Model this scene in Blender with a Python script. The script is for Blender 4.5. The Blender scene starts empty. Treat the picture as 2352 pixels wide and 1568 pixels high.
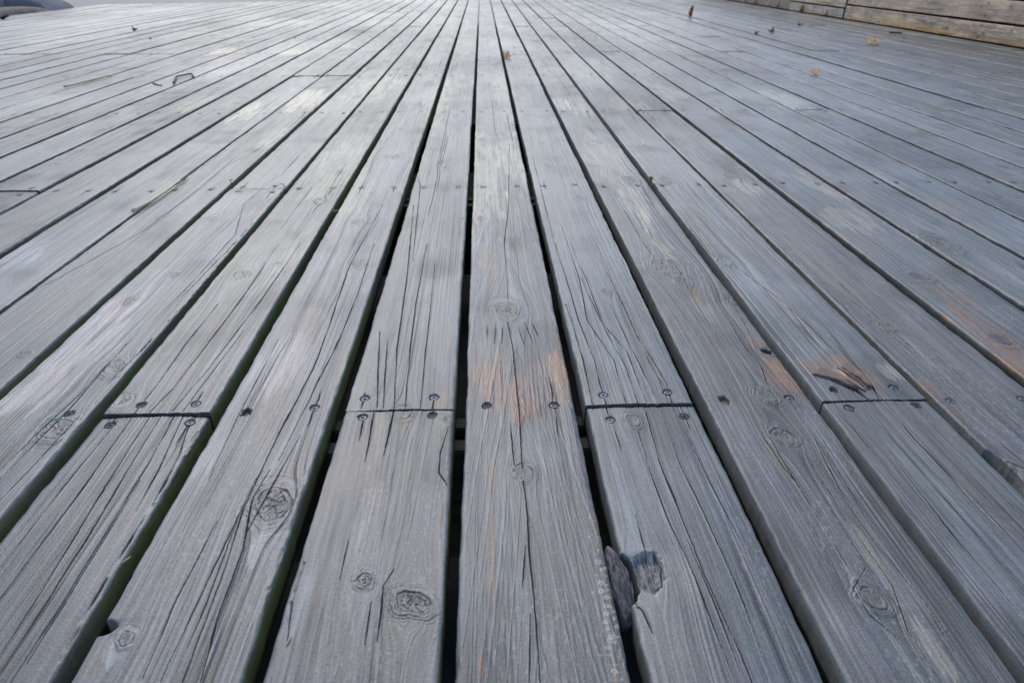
import bpy, math, random
import numpy as np
from mathutils import Vector, Matrix, Euler

scene = bpy.context.scene
C = scene.collection
R = math.radians

# ------------------------------------------------------------------ camera
PITCH = 0.13                       # board pitch (m)
KSL = 0.2678                       # measured perspective slope
FPX = 1568.0                       # focal length in pixels of a 2352 px wide picture
VPX, VPY = 1105.5, -91.5
CX, CY = 1176.0, 784.0
TH = math.atan((CY - VPY) / FPX)
PSI = math.atan((CX - VPX) / math.hypot(FPX, CY - VPY))
CAMH = PITCH * math.cos(TH) / KSL
cam_d = bpy.data.cameras.new('camera')
cam_d.sensor_width = 36.0
cam_d.lens = 24.0
cam_d.clip_start = 0.02
cam_d.clip_end = 2000.0
cam = bpy.data.objects.new('camera', cam_d)
C.objects.link(cam)
cam.location = (0, 0, CAMH)
cam.rotation_euler = (math.pi / 2 - TH, 0, -PSI)
cam_d.dof.use_dof = True
cam_d.dof.focus_distance = 0.78
cam_d.dof.aperture_fstop = 15.0
scene.camera = cam

# ------------------------------------------------------------------ sky + sun
world = bpy.data.worlds.new('World')
scene.world = world
world.use_nodes = True
wn = world.node_tree.nodes
wl = world.node_tree.links
wn.clear()
wo = wn.new('ShaderNodeOutputWorld')
wb = wn.new('ShaderNodeBackground')
sky = wn.new('ShaderNodeTexSky')
sky.sky_type = 'NISHITA'
sky.sun_disc = False
SUN_EL, SUN_AZ = R(44), R(-13)     # azimuth: 0 = straight ahead (+Y), negative = to the left
sky.sun_elevation = SUN_EL
sky.sun_rotation = SUN_AZ
sky.air_density = 1.0
sky.dust_density = 1.8
sky.ozone_density = 1.0
wb.inputs['Strength'].default_value = 0.15
wl.new(sky.outputs[0], wb.inputs['Color'])
wl.new(wb.outputs[0], wo.inputs['Surface'])
sd = bpy.data.lights.new('sun', 'SUN')
sd.energy = 0.75
sd.angle = R(50)
sd.color = (1.0, 0.97, 0.91)
sun = bpy.data.objects.new('sun', sd)
C.objects.link(sun)
sv = Vector((math.sin(SUN_AZ) * math.cos(SUN_EL), math.cos(SUN_AZ) * math.cos(SUN_EL), math.sin(SUN_EL)))
sun.rotation_euler = sv.to_track_quat('Z', 'Y').to_euler()
scene.view_settings.view_transform = 'Standard'
scene.view_settings.look = 'None'
scene.view_settings.exposure = 0.29
scene.view_settings.gamma = 1.0

# ------------------------------------------------------------------ helpers
cF = Vector((math.sin(PSI) * math.cos(TH), math.cos(PSI) * math.cos(TH), -math.sin(TH)))
cR = Vector((math.cos(PSI), -math.sin(PSI), 0))
cU = cR.cross(cF)


def G(x, y, z=0.0):
    """measured picture point (2352 px wide) -> point of the deck plane"""
    d = cF * FPX + cR * (x - CX) - cU * (y - CY)
    t = (z - CAMH) / d.z
    return d.x * t, d.y * t


def tag(o, label=None, cat=None, group=None, kind=None):
    if label: o['label'] = label
    if cat: o['category'] = cat
    if group: o['group'] = group
    if kind: o['kind'] = kind
    return o


def link(name, me, parent=None):
    o = bpy.data.objects.new(name, me)
    C.objects.link(o)
    if parent is not None: o.parent = parent
    return o


def _hash(ix, iy, seed):
    s1 = (seed * 974711 + 12345) & 0xffffffff
    s2 = (seed * 7919 + 31) & 0xffffffff
    h = (ix.astype(np.int64) * 374761393 + iy.astype(np.int64) * 668265263 + s1) & 0xffffffff
    h = ((h ^ (h >> 13)) * 1274126177) & 0xffffffff
    h = ((h ^ (h >> 16)) * 2246822519 + s2) & 0xffffffff
    h = h ^ (h >> 15)
    return (h & 0xffffff).astype(np.float64) / float(0xffffff) * 2 - 1


def vn(x, y, seed=0):
    """2-D value noise, -1..1"""
    x, y = np.broadcast_arrays(np.asarray(x, float), np.asarray(y, float))
    fx = np.floor(x); fy = np.floor(y)
    tx = x - fx; ty = y - fy
    tx = tx * tx * (3 - 2 * tx); ty = ty * ty * (3 - 2 * ty)
    a = _hash(fx, fy, seed); b = _hash(fx + 1, fy, seed)
    c = _hash(fx, fy + 1, seed); d = _hash(fx + 1, fy + 1, seed)
    return (a + (b - a) * tx) * (1 - ty) + (c + (d - c) * tx) * ty


def fbm(x, y, seed=0, n=3, g=0.5):
    r = 0; a = 1; t = 0
    for i in range(n):
        r = r + a * vn(x * 2 ** i + 17.3 * i, y * 2 ** i - 9.1 * i, seed + 101 * i)
        t += a; a *= g
    return r / t


def ss(a, b, x):
    t = np.clip((x - a) / (b - a), 0, 1)
    return t * t * (3 - 2 * t)


def mixc(col, c, m):
    return col * (1 - m[..., None]) + np.array(c) * m[..., None]


# ------------------------------------------------------------------ materials
def new_mat(name):
    m = bpy.data.materials.new(name)
    m.use_nodes = True
    return m, m.node_tree.nodes, m.node_tree.links, m.node_tree.nodes['Principled BSDF']


def wood_material(name, spec=0.5, scale=(420, 30, 420), amt=0.22):
    m, n, l, b = new_mat(name)
    at = n.new('ShaderNodeAttribute'); at.attribute_name = 'Col'
    tc = n.new('ShaderNodeTexCoord')
    mp = n.new('ShaderNodeMapping'); mp.inputs['Scale'].default_value = scale
    l.new(tc.outputs['Object'], mp.inputs['Vector'])
    nz = n.new('ShaderNodeTexNoise'); nz.inputs['Scale'].default_value = 1.0
    nz.inputs['Detail'].default_value = 3; nz.inputs['Roughness'].default_value = 0.6
    l.new(mp.outputs[0], nz.inputs['Vector'])
    nf = n.new('ShaderNodeTexNoise'); nf.inputs['Scale'].default_value = 520
    nf.inputs['Detail'].default_value = 2
    l.new(tc.outputs['Object'], nf.inputs['Vector'])
    ad = n.new('ShaderNodeMath'); ad.operation = 'ADD'
    l.new(nz.outputs[0], ad.inputs[0]); l.new(nf.outputs[0], ad.inputs[1])
    mr = n.new('ShaderNodeMapRange')
    mr.inputs['From Min'].default_value = 0.7; mr.inputs['From Max'].default_value = 1.3
    mr.inputs['To Min'].default_value = 1 - amt * 1.3; mr.inputs['To Max'].default_value = 1 + amt
    l.new(ad.outputs[0], mr.inputs['Value'])
    vm = n.new('ShaderNodeVectorMath'); vm.operation = 'SCALE'
    l.new(at.outputs['Color'], vm.inputs[0]); l.new(mr.outputs[0], vm.inputs['Scale'])
    l.new(vm.outputs[0], b.inputs['Base Color'])
    l.new(at.outputs['Alpha'], b.inputs['Roughness'])
    b.inputs['Specular IOR Level'].default_value = spec
    bp = n.new('ShaderNodeBump'); bp.inputs['Strength'].default_value = 0.35
    bp.inputs['Distance'].default_value = 0.0006
    l.new(ad.outputs[0], bp.inputs['Height']); l.new(bp.outputs[0], b.inputs['Normal'])
    return m


def simple_material(name, c1, c2, scale=40, rough=0.7, metal=0.0, bump=0.2, stretch=(1, 1, 1), bd=0.0005):
    m, n, l, b = new_mat(name)
    tc = n.new('ShaderNodeTexCoord')
    mp = n.new('ShaderNodeMapping'); mp.inputs['Scale'].default_value = stretch
    l.new(tc.outputs['Object'], mp.inputs['Vector'])
    nz = n.new('ShaderNodeTexNoise'); nz.inputs['Scale'].default_value = scale
    nz.inputs['Detail'].default_value = 5; nz.inputs['Roughness'].default_value = 0.65
    l.new(mp.outputs[0], nz.inputs['Vector'])
    cr = n.new('ShaderNodeValToRGB')
    cr.color_ramp.elements[0].position = 0.32; cr.color_ramp.elements[1].position = 0.68
    cr.color_ramp.elements[0].color = (*c1, 1); cr.color_ramp.elements[1].color = (*c2, 1)
    l.new(nz.outputs[0], cr.inputs[0]); l.new(cr.outputs[0], b.inputs['Base Color'])
    b.inputs['Roughness'].default_value = rough
    b.inputs['Metallic'].default_value = metal
    bp = n.new('ShaderNodeBump'); bp.inputs['Strength'].default_value = bump
    bp.inputs['Distance'].default_value = bd
    l.new(nz.outputs[0], bp.inputs['Height']); l.new(bp.outputs[0], b.inputs['Normal'])
    return m


M_DECK = wood_material('weathered_deck_wood')
M_WALL = wood_material('weathered_wall_wood', 0.2)
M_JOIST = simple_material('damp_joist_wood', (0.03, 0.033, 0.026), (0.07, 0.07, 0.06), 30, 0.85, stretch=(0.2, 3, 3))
M_STEEL = simple_material('zinc_screw', (0.10, 0.105, 0.15), (0.22, 0.235, 0.30), 300, 0.5, 0.35, bump=0.03)
M_RUST = simple_material('tarnished_screw', (0.04, 0.035, 0.04), (0.11, 0.10, 0.115), 300, 0.65, 0.15, bump=0.03)
M_GROUND = simple_material('damp_gravel', (0.10, 0.115, 0.14), (0.16, 0.18, 0.215), 3, 0.6, bump=0.4, bd=0.02)
M_ROCK = simple_material('grey_stone', (0.18, 0.185, 0.21), (0.36, 0.37, 0.42), 6, 0.85, bump=0.6, bd=0.01)
M_LEAF = simple_material('dry_leaf_tan', (0.86, 0.66, 0.44), (0.95, 0.84, 0.66), 60, 0.7)
M_LEAFB = simple_material('dry_leaf_brown', (0.40, 0.21, 0.10), (0.62, 0.40, 0.22), 60, 0.7)
def make_translucent(m, f):
    n = m.node_tree.nodes; l = m.node_tree.links
    b = n['Principled BSDF']; out = n['Material Output']
    t = n.new('ShaderNodeBsdfTranslucent'); mx = n.new('ShaderNodeMixShader'); mx.inputs[0].default_value = f
    l.new(b.inputs['Base Color'].links[0].from_socket, t.inputs['Color'])
    l.new(b.outputs[0], mx.inputs[1]); l.new(t.outputs[0], mx.inputs[2]); l.new(mx.outputs[0], out.inputs['Surface'])


make_translucent(M_LEAF, .55); make_translucent(M_LEAFB, .45)
M_LEAFD = simple_material('dry_leaf_dark', (0.03, 0.025, 0.03), (0.08, 0.06, 0.05), 60, 0.8)
M_STRAW = simple_material('straw', (0.74, 0.55, 0.36), (0.90, 0.76, 0.56), 90, 0.6)
M_TWIG = simple_material('grey_twig', (0.07, 0.065, 0.055), (0.16, 0.14, 0.11), 120, 0.8)
M_SEED = simple_material('seed_husk', (0.36, 0.32, 0.16), (0.5, 0.44, 0.26), 400, 0.7)
M_CHUNK = simple_material('split_knot_wood', (0.035, 0.037, 0.045), (0.17, 0.175, 0.195), 90, 0.7, bump=0.7, stretch=(6, 1.4, 1.4))


# ------------------------------------------------------------------ the traced features of the nearest planks
# knots: x, y, half-width in picture px, style  ('ring', 'star', 'pale', 'hole', 'dark')
KNOTS = [
    (1166, 712, 27, 'star'), (1203, 1083, 21, 'ring'), (1112, 322, 15, 'ring'), (1105, 502, 10, 'dark'),
    (838, 1331, 16, 'pale'), (945, 1380, 38, 'rough', .74), (925, 944, 20, 'ring'), (1030, 962, 8, 'ring'),
    (975, 282, 6, 'dark'), (1020, 385, 8, 'dark'), (1060, 500, 5, 'dark'),
    (628, 1158, 39, 'star'), (825, 512, 14, 'ring'), (827, 608, 16, 'ring'), (905, 362, 18, 'ring'), (288, 1470, 17, 'dark'),
    (558, 632, 19, 'star'), (283, 922, 26, 'pale'), (400, 630, 9, 'ring'), (770, 345, 12, 'dark'), (640, 606, 7, 'dark'),
    (262, 845, 24, 'ring'), (130, 985, 30, 'ring'), (480, 505, 18, 'ring'), (660, 463, 9, 'dark'), (735, 463, 12, 'ring'),
    (300, 690, 12, 'dark'), (372, 500, 9, 'ring'), (58, 812, 10, 'dark'),
    (1455, 965, 17, 'ring'), (1478, 1312, 40, 'flow', 1.3), (1393, 672, 10, 'ring'), (1330, 455, 11, 'dark'), (1255, 380, 7, 'dark'), (1245, 330, 6, 'dark'),
    (1797, 998, 27, 'rough', .95), (1762, 906, 20, 'ring'), (1763, 805, 14, 'hole', .8), (1537, 612, 34, 'ring'), (1570, 645, 15, 'dark'),
    (2008, 1373, 25, 'ring'), (1370, 325, 16, 'ring'), (1362, 380, 14, 'dark'), (1445, 410, 14, 'dark'), (1530, 412, 14, 'dark'),
    (1665, 601, 14, 'pale'), (1490, 340, 15, 'dark'), (1700, 700, 18, 'dark'), (1680, 405, 16, 'ring'),
    (2038, 748, 12, 'ring'), (2160, 560, 34, 'ring'), (2110, 636, 18, 'dark'), (2300, 780, 18, 'dark'), (1560, 325, 8, 'ring'),
    (2330, 1075, 26, 'rough'),
]
# screw holes without a screw (x, y, half width)
HOLES = [(1664, 915, 10), (566, 947, 10), (1915, 896, 8)]
# screws of the nearest row, as seen
SCREWS1 = [(838, 913), (997, 910), (833, 957), (994, 953), (1118, 932), (1272, 930), (1386, 908), (1533, 902),
           (1402, 961), (1572, 953), (1815, 911), (2054, 890), (1951, 937), (2106, 932), (722, 937), (325, 931),
           (450, 928), (251, 972), (435, 966), (158, 951), (2190, 900)]
# cracks as polylines: width (mm), points
CRACKS = [
    (1.6, [(1166, 740), (1178, 800), (1183, 860), (1192, 935), (1196, 1000), (1200, 1075)]),
    (1.5, [(1202, 1105), (1212, 1190), (1216, 1260), (1224, 1350), (1232, 1440), (1240, 1568)]),
    (1.2, [(1170, 330), (1168, 470), (1158, 560), (1166, 640), (1166, 690)]),
    (1.3, [(1172, 970), (1182, 1070)]), (0.9, [(1208, 1255), (1200, 1350)]), (0.9, [(1218, 1410), (1215, 1568)]),
    (0.8, [(1140, 745), (1135, 790)]), (0.8, [(1120, 748), (1118, 778)]), (0.8, [(1190, 750), (1206, 800)]),
    (0.8, [(1205, 740), (1225, 790)]), (0.8, [(1155, 750), (1152, 790)]), (0.8, [(1222, 742), (1238, 775)]),
    # L1
    (1.8, [(950, 470), (935, 640), (912, 800), (905, 936)]), (1.6, [(980, 560), (955, 700), (944, 790), (930, 936)]),
    (1.2, [(1000, 600), (985, 740), (965, 936)]), (1.3, [(958, 380), (965, 430), (948, 600)]),
    (1.5, [(872, 760), (866, 936)]), (1.6, [(838, 900), (830, 935)]), (1.3, [(890, 780), (880, 936)]),
    (2.2, [(860, 942), (850, 1000), (838, 1060)]), (2.2, [(905, 942), (895, 985), (880, 1045)]), (1.6, [(836, 958), (826, 1010)]),
    (1.3, [(1030, 980), (1012, 1040), (1008, 1085), (1030, 1118)]),
    (1.5, [(905, 1305), (880, 1345), (876, 1400), (866, 1470)]), (1.0, [(852, 1380), (838, 1480)]),
    (1.0, [(700, 1290), (672, 1380), (660, 1470)]), (0.8, [(800, 1240), (780, 1330)]),
    # L2
    (1.6, [(880, 470), (800, 620), (760, 740), (720, 850), (640, 1000), (560, 1170), (520, 1300), (420, 1568)]),
    (1.3, [(860, 560), (820, 680), (780, 780), (690, 960), (640, 1060)]), (1.5, [(620, 1080), (580, 1150), (560, 1260), (500, 1420), (460, 1568)]),
    (1.1, [(590, 1100), (500, 1290), (400, 1500), (370, 1568)]), (1.0, [(690, 1000), (560, 1240)]), (1.0, [(640, 780), (560, 930), (480, 1100)]),
    (1.1, [(500, 1200), (400, 1390), (330, 1560)]), (1.0, [(545, 1200), (470, 1400), (430, 1490)]), (0.9, [(660, 1230), (620, 1340), (600, 1440)]),
    # L3
    (1.5, [(640, 560), (560, 680), (470, 800), (400, 890), (345, 948)]), (1.2, [(690, 560), (600, 690), (470, 860), (395, 946)]),
    (1.0, [(560, 760), (470, 880), (420, 946)]), (1.1, [(450, 760), (380, 860), (330, 925)]), (1.2, [(500, 700), (420, 800), (350, 900)]),
    (1.6, [(300, 960), (180, 1130), (60, 1290), (0, 1370)]), (1.5, [(345, 952), (230, 1130), (110, 1330), (0, 1500)]),
    (1.5, [(370, 952), (290, 1080), (200, 1230), (60, 1450), (0, 1540)]), (1.3, [(400, 952), (340, 1060), (260, 1190), (130, 1400), (20, 1568)]),
    (1.8, [(432, 975), (410, 1040), (350, 1150), (230, 1340), (100, 1568)]), (1.1, [(270, 960), (140, 1120), (0, 1300)]),
    (1.1, [(420, 952), (360, 1080), (310, 1170)]), (1.0, [(320, 1100), (160, 1360), (60, 1520)]), (1.0, [(465, 960), (380, 1120)]),
    # L4
    (1.4, [(290, 790), (240, 850), (160, 940), (0, 1100)]), (1.1, [(320, 760), (190, 900), (60, 1020), (0, 1080)]), (1.0, [(180, 960), (60, 1090), (0, 1150)]),
    (1.1, [(540, 560), (440, 680), (330, 800), (240, 890)]),
    (1.6, [(780, 250), (600, 340), (520, 380), (450, 440), (330, 530), (170, 620), (0, 710)]),
    (1.0, [(640, 400), (560, 470), (540, 540), (450, 640), (350, 740)]), (1.0, [(610, 480), (520, 580), (400, 700)]),
    # R1
    (1.5, [(1275, 560), (1300, 640), (1330, 740), (1365, 830), (1385, 905)]), (1.5, [(1290, 520), (1330, 640), (1350, 740), (1410, 830), (1440, 936)]),
    (1.3, [(1310, 560), (1345, 640), (1390, 760), (1440, 850), (1468, 936)]), (1.2, [(1335, 640), (1380, 740), (1440, 810), (1490, 936)]),
    (1.4, [(1400, 700), (1450, 800), (1490, 880), (1512, 936)]), (1.2, [(1300, 700), (1340, 830), (1362, 936)]),
    (1.2, [(1380, 600), (1430, 700), (1500, 850), (1530, 895)]), (1.0, [(1460, 760), (1530, 880), (1545, 930)]), (1.6, [(1388, 918), (1395, 940)]),
    (1.8, [(1485, 945), (1512, 1050), (1560, 1170), (1620, 1320), (1680, 1450), (1730, 1568)]), (1.3, [(1466, 990), (1490, 1070), (1530, 1180), (1600, 1330), (1690, 1568)]),
    (1.1, [(1408, 975), (1430, 1040)]), (1.1, [(1520, 945), (1560, 1060), (1620, 1180), (1700, 1360), (1750, 1500)]),
    (1.1, [(1555, 950), (1640, 1120), (1740, 1310)]), (1.0, [(1580, 1240), (1650, 1400), (1700, 1540)]),
    (1.4, [(1500, 1260), (1520, 1300), (1522, 1345), (1490, 1352)]), (1.4, [(1460, 1380), (1478, 1400), (1500, 1450)]),
    (1.2, [(1460, 1180), (1476, 1240), (1490, 1290)]),
    # R2
    (1.2, [(1440, 440), (1500, 545), (1560, 620), (1580, 660), (1620, 730), (1680, 820)]), (1.1, [(1410, 440), (1480, 560), (1540, 640)]),
    (1.2, [(1660, 700), (1700, 780), (1750, 840), (1770, 900), (1800, 935)]), (1.1, [(1650, 660), (1700, 720), (1740, 800)]),
    (1.0, [(1730, 930), (1790, 1040), (1900, 1220), (2010, 1400), (2120, 1568)]), (1.0, [(1820, 920), (1870, 1000), (1930, 1120), (2030, 1260), (2180, 1450)]),
    (1.1, [(1850, 1040), (1960, 1210), (2050, 1340), (2090, 1450), (2170, 1568)]), (0.9, [(1880, 1000), (2000, 1200), (2100, 1340), (2240, 1568)]),
    (0.9, [(1740, 960), (1760, 1010), (1800, 1070), (1850, 1130)]), (0.9, [(1990, 1300), (1960, 1350), (2000, 1410), (2060, 1460)]),
    # R3: the split end
    (5.5, [(1868, 862), (1890, 868), (1922, 878), (1945, 889), (1968, 897), (1990, 914), (2003, 922)]),
    (4.6, [(1925, 846), (1950, 862), (1970, 875), (1988, 893), (1997, 897)]), (3.0, [(1960, 830), (2000, 880), (2020, 918)]),
    (1.8, [(1600, 540), (1700, 620), (1780, 680), (1850, 740), (1920, 810), (1990, 880), (2030, 918)]),
    (1.0, [(1730, 620), (1820, 700), (1900, 770), (1990, 850), (2080, 915)]), (1.0, [(1560, 440), (1600, 480), (1680, 570), (1750, 640)]),
    (1.4, [(1910, 930), (1960, 985), (2020, 1060)]), (1.6, [(2035, 925), (2100, 1010), (2220, 1130), (2352, 1270)]), (1.5, [(1985, 928), (2060, 1020), (2200, 1180), (2352, 1350)]),
    (1.2, [(1960, 940), (2050, 1050), (2190, 1230), (2352, 1420)]), (1.1, [(2130, 960), (2250, 1080), (2352, 1190)]), (1.1, [(2060, 930), (2160, 1040), (2352, 1240)]),
    (1.0, [(1930, 1000), (2080, 1180), (2260, 1400), (2352, 1510)]), (1.0, [(2010, 930), (2120, 1060), (2280, 1230)]),
    # R4
    (1.2, [(1760, 560), (1900, 690), (2040, 820), (2180, 950), (2260, 1030), (2352, 1120)]), (1.1, [(1810, 560), (1960, 690), (2120, 830), (2300, 990)]),
    (1.0, [(1700, 480), (1850, 610), (2000, 760)]), (0.9, [(1900, 620), (2050, 740), (2220, 880), (2340, 980)]), (0.9, [(2000, 720), (2100, 800), (2170, 870)]),
    (1.0, [(1850, 580), (2010, 720), (2150, 840)]),
]
TAN, ORG, RED, CREAM, PINK, DARK, PURP, WHITE, GREEN = ((0.235, 0.165, 0.11), (0.32, 0.150, 0.062), (0.19, 0.10, 0.078), (0.53, 0.475, 0.345), (0.42, 0.375, 0.40),
                                      (0.075, 0.08, 0.095), (0.085, 0.07, 0.085), (0.42, 0.44, 0.47), (0.22, 0.22, 0.13))  # CREAM: pale worn wood, yellowed to carry a painted warm sheen
# patches of worn stain, cream ones also painting in a warm sheen: x, y, half width px, y top, y bottom, colour, strength
PATCHES = [
    (1195, 885, 135, 785, 975, PURP, .8), (1195, 925, 110, 858, 976, RED, 1), (1215, 915, 60, 872, 970, RED, 1), (1130, 880, 52, 800, 955, PURP, .6), (1108, 875, 24, 820, 935, ORG, .5), (1140, 870, 9, 800, 920, ORG, .5), (1255, 885, 42, 830, 945, PURP, .6),
    (1282, 850, 20, 805, 900, ORG, 1), (1290, 895, 16, 860, 945, TAN, .8), (1255, 845, 42, 820, 870, TAN, .45),
    (1118, 590, 26, 560, 625, TAN, .55), (1110, 500, 60, 300, 560, CREAM, .45), (1180, 390, 50, 300, 450, CREAM, .55), (1125, 650, 20, 600, 690, ORG, .25),
    (1130, 1075, 12, 1050, 1140, TAN, .55), (1128, 1150, 9, 1100, 1420, ORG, .4), (1104, 1530, 9, 1490, 1568, ORG, .55), (1290, 810, 14, 740, 835, ORG, .35),
    (1376, 1330, 16, 1165, 1568, WHITE, .35),
    (1015, 915, 22, 900, 932, ORG, .4), (1357, 912, 10, 895, 935, ORG, .5), (1015, 1170, 5, 1130, 1230, RED, .8),
    (940, 640, 40, 540, 760, GREEN, .18),
    # R2
    (1795, 862, 46, 810, 925, ORG, .95), (1772, 832, 22, 805, 860, ORG, .8), (1735, 782, 30, 768, 800, ORG, .85), (1730, 800, 60, 760, 840, PURP, .6), (1800, 900, 42, 860, 925, PURP, .6),
    (1605, 690, 9, 665, 708, ORG, .7), (1520, 560, 22, 480, 600, CREAM, .5), (1470, 470, 40, 420, 530, CREAM, .45), (1600, 670, 20, 640, 700, TAN, .4),
    (1800, 1060, 30, 1020, 1090, GREEN, .6), (1690, 940, 14, 905, 985, ORG, .3), (1900, 1170, 9, 1130, 1240, RED, .45), (1975, 1230, 16, 1180, 1330, CREAM, .35), (2150, 1490, 22, 1420, 1568, CREAM, .4),
    (1430, 420, 60, 300, 440, CREAM, .35),
    # R3
    (1920, 848, 80, 805, 895, PURP, .75), (1880, 838, 46, 808, 868, ORG, .75), (1965, 858, 44, 815, 905, ORG, .9), (2010, 880, 24, 850, 912, TAN, .7), (2045, 850, 30, 825, 880, CREAM, .45), (1925, 858, 18, 845, 870, CREAM, .4),
    # R4, R5
    (2140, 885, 28, 860, 925, ORG, .5), (2195, 940, 22, 915, 965, RED, .75), (2250, 1030, 9, 975, 1070, RED, .6), (2170, 980, 8, 950, 1040, ORG, .5),
    (2260, 760, 56, 690, 850, ORG, .75), (2200, 690, 50, 640, 740, ORG, .45), (2330, 850, 40, 810, 890, ORG, .8), (2130, 640, 40, 600, 680, TAN, .5), (1990, 560, 60, 520, 600, TAN, .4),
    (1900, 430, 50, 390, 470, CREAM, .35), (1960, 510, 60, 470, 545, CREAM, .35), (2200, 480, 60, 440, 520, TAN, .3), (1720, 430, 30, 410, 450, CREAM, .5),
    # left
    (200, 770, 105, 690, 950, PINK, .8), (90, 890, 80, 830, 960, PINK, .8), (300, 690, 60, 620, 780, PINK, .6), (50, 580, 60, 545, 640, WHITE, .5), (385, 590, 30, 500, 640, TAN, .35), (450, 500, 24, 470, 560, TAN, .35),
    (640, 860, 60, 760, 935, PINK, .6), (700, 760, 30, 690, 800, TAN, .4), (690, 560, 30, 500, 700, CREAM, .3), (800, 450, 60, 380, 520, CREAM, .35), (760, 400, 60, 300, 470, CREAM, .35),
    (700, 225, 70, 205, 262, CREAM, .85), (560, 250, 60, 230, 285, CREAM, .75), (540, 262, 30, 240, 275, CREAM, .5), (510, 118, 40, 108, 128, CREAM, .8), (660, 122, 40, 112, 132, CREAM, .7), (450, 240, 50, 220, 262, CREAM, .4), (880, 190, 70, 170, 240, CREAM, .35), (1000, 230, 40, 180, 300, CREAM, .3),
    (1290, 245, 28, 225, 262, WHITE, .7), (1350, 250, 50, 215, 270, CREAM, .45), (1530, 210, 40, 190, 240, CREAM, .4), (640, 320, 40, 290, 350, CREAM, .4), (1440, 240, 50, 225, 262, CREAM, .3), (1790, 225, 50, 205, 255, CREAM, .45), (1160, 200, 30, 150, 300, CREAM, .35),
    (505, 935, 20, 925, 945, CREAM, .5), (290, 918, 36, 896, 940, WHITE, .55), (250, 1370, 30, 1250, 1460, CREAM, .3), (230, 1500, 22, 1470, 1568, TAN, .45), (265, 1500, 30, 1440, 1530, WHITE, .5),
    (430, 1075, 60, 990, 1160, WHITE, .3), (600, 1260, 45, 1200, 1330, WHITE, .4), (700, 1330, 35, 1250, 1568, WHITE, .3), (860, 1200, 60, 1120, 1568, WHITE, .15),
    # soft dark stains
    (770, 1350, 60, 1290, 1400, DARK, .35), (1560, 1400, 60, 1340, 1480, DARK, .35), (1850, 520, 60, 490, 550, DARK, .35), (1700, 350, 40, 335, 365, DARK, .3), (1740, 590, 50, 560, 620, DARK, .3),
    (1680, 1000, 40, 960, 1040, DARK, .15), (560, 330, 60, 310, 350, DARK, .25), (1430, 1340, 40, 1260, 1400, DARK, .4), (1790, 870, 60, 850, 925, DARK, .15), (830, 1000, 30, 975, 1030, DARK, .3),
]
# rust / pale ring marks (x, y, radius px, colour)
RNG = random.Random(5)
MARKS = []
for yy in range(1150, 1568, 17):
    xx = 1362 + (yy - 1168) * 0.118
    MARKS.append((xx + RNG.uniform(-5, 5), yy + RNG.uniform(-6, 6), RNG.uniform(4, 7), 'rust' if yy < 1270 or RNG.random() < .25 else 'pale'))
    if RNG.random() < .8:
        MARKS.append((xx + RNG.uniform(8, 26), yy + RNG.uniform(-6, 6), RNG.uniform(2.5, 4.5), 'rust' if RNG.random() < .3 else 'pale'))
    if RNG.random() < .5:
        MARKS.append((xx + RNG.uniform(-34, -10), yy + RNG.uniform(-6, 6), RNG.uniform(2, 4), 'pale'))


def px2m(x, y, wpx):
    return abs(G(x + wpx, y)[0] - G(x, y)[0])


KN = [(*G(k[0], k[1]), px2m(k[0], k[1], k[2]), k[3], k[4] if len(k) > 4 else 1.25) for k in KNOTS]
HL = [(*G(x, y), px2m(x, y, r)) for x, y, r in HOLES]
S1 = [G(x, y) for x, y in SCREWS1]
CRK = [(w, np.array([G(*p) for p in pts])) for w, pts in CRACKS]
PAT = []
for x, y, hw, yt, yb, c, s in PATCHES:
    X0, Y0 = G(x, y); ya = G(x, yb)[1]; yc = G(x, yt)[1]
    PAT.append((X0, (ya + yc) / 2, px2m(x, y, hw), (yc - ya) / 2, c, s))
MK = [(*G(x, y), px2m(x, y, r * 1.1), k) for x, y, r, k in MARKS]


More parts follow.
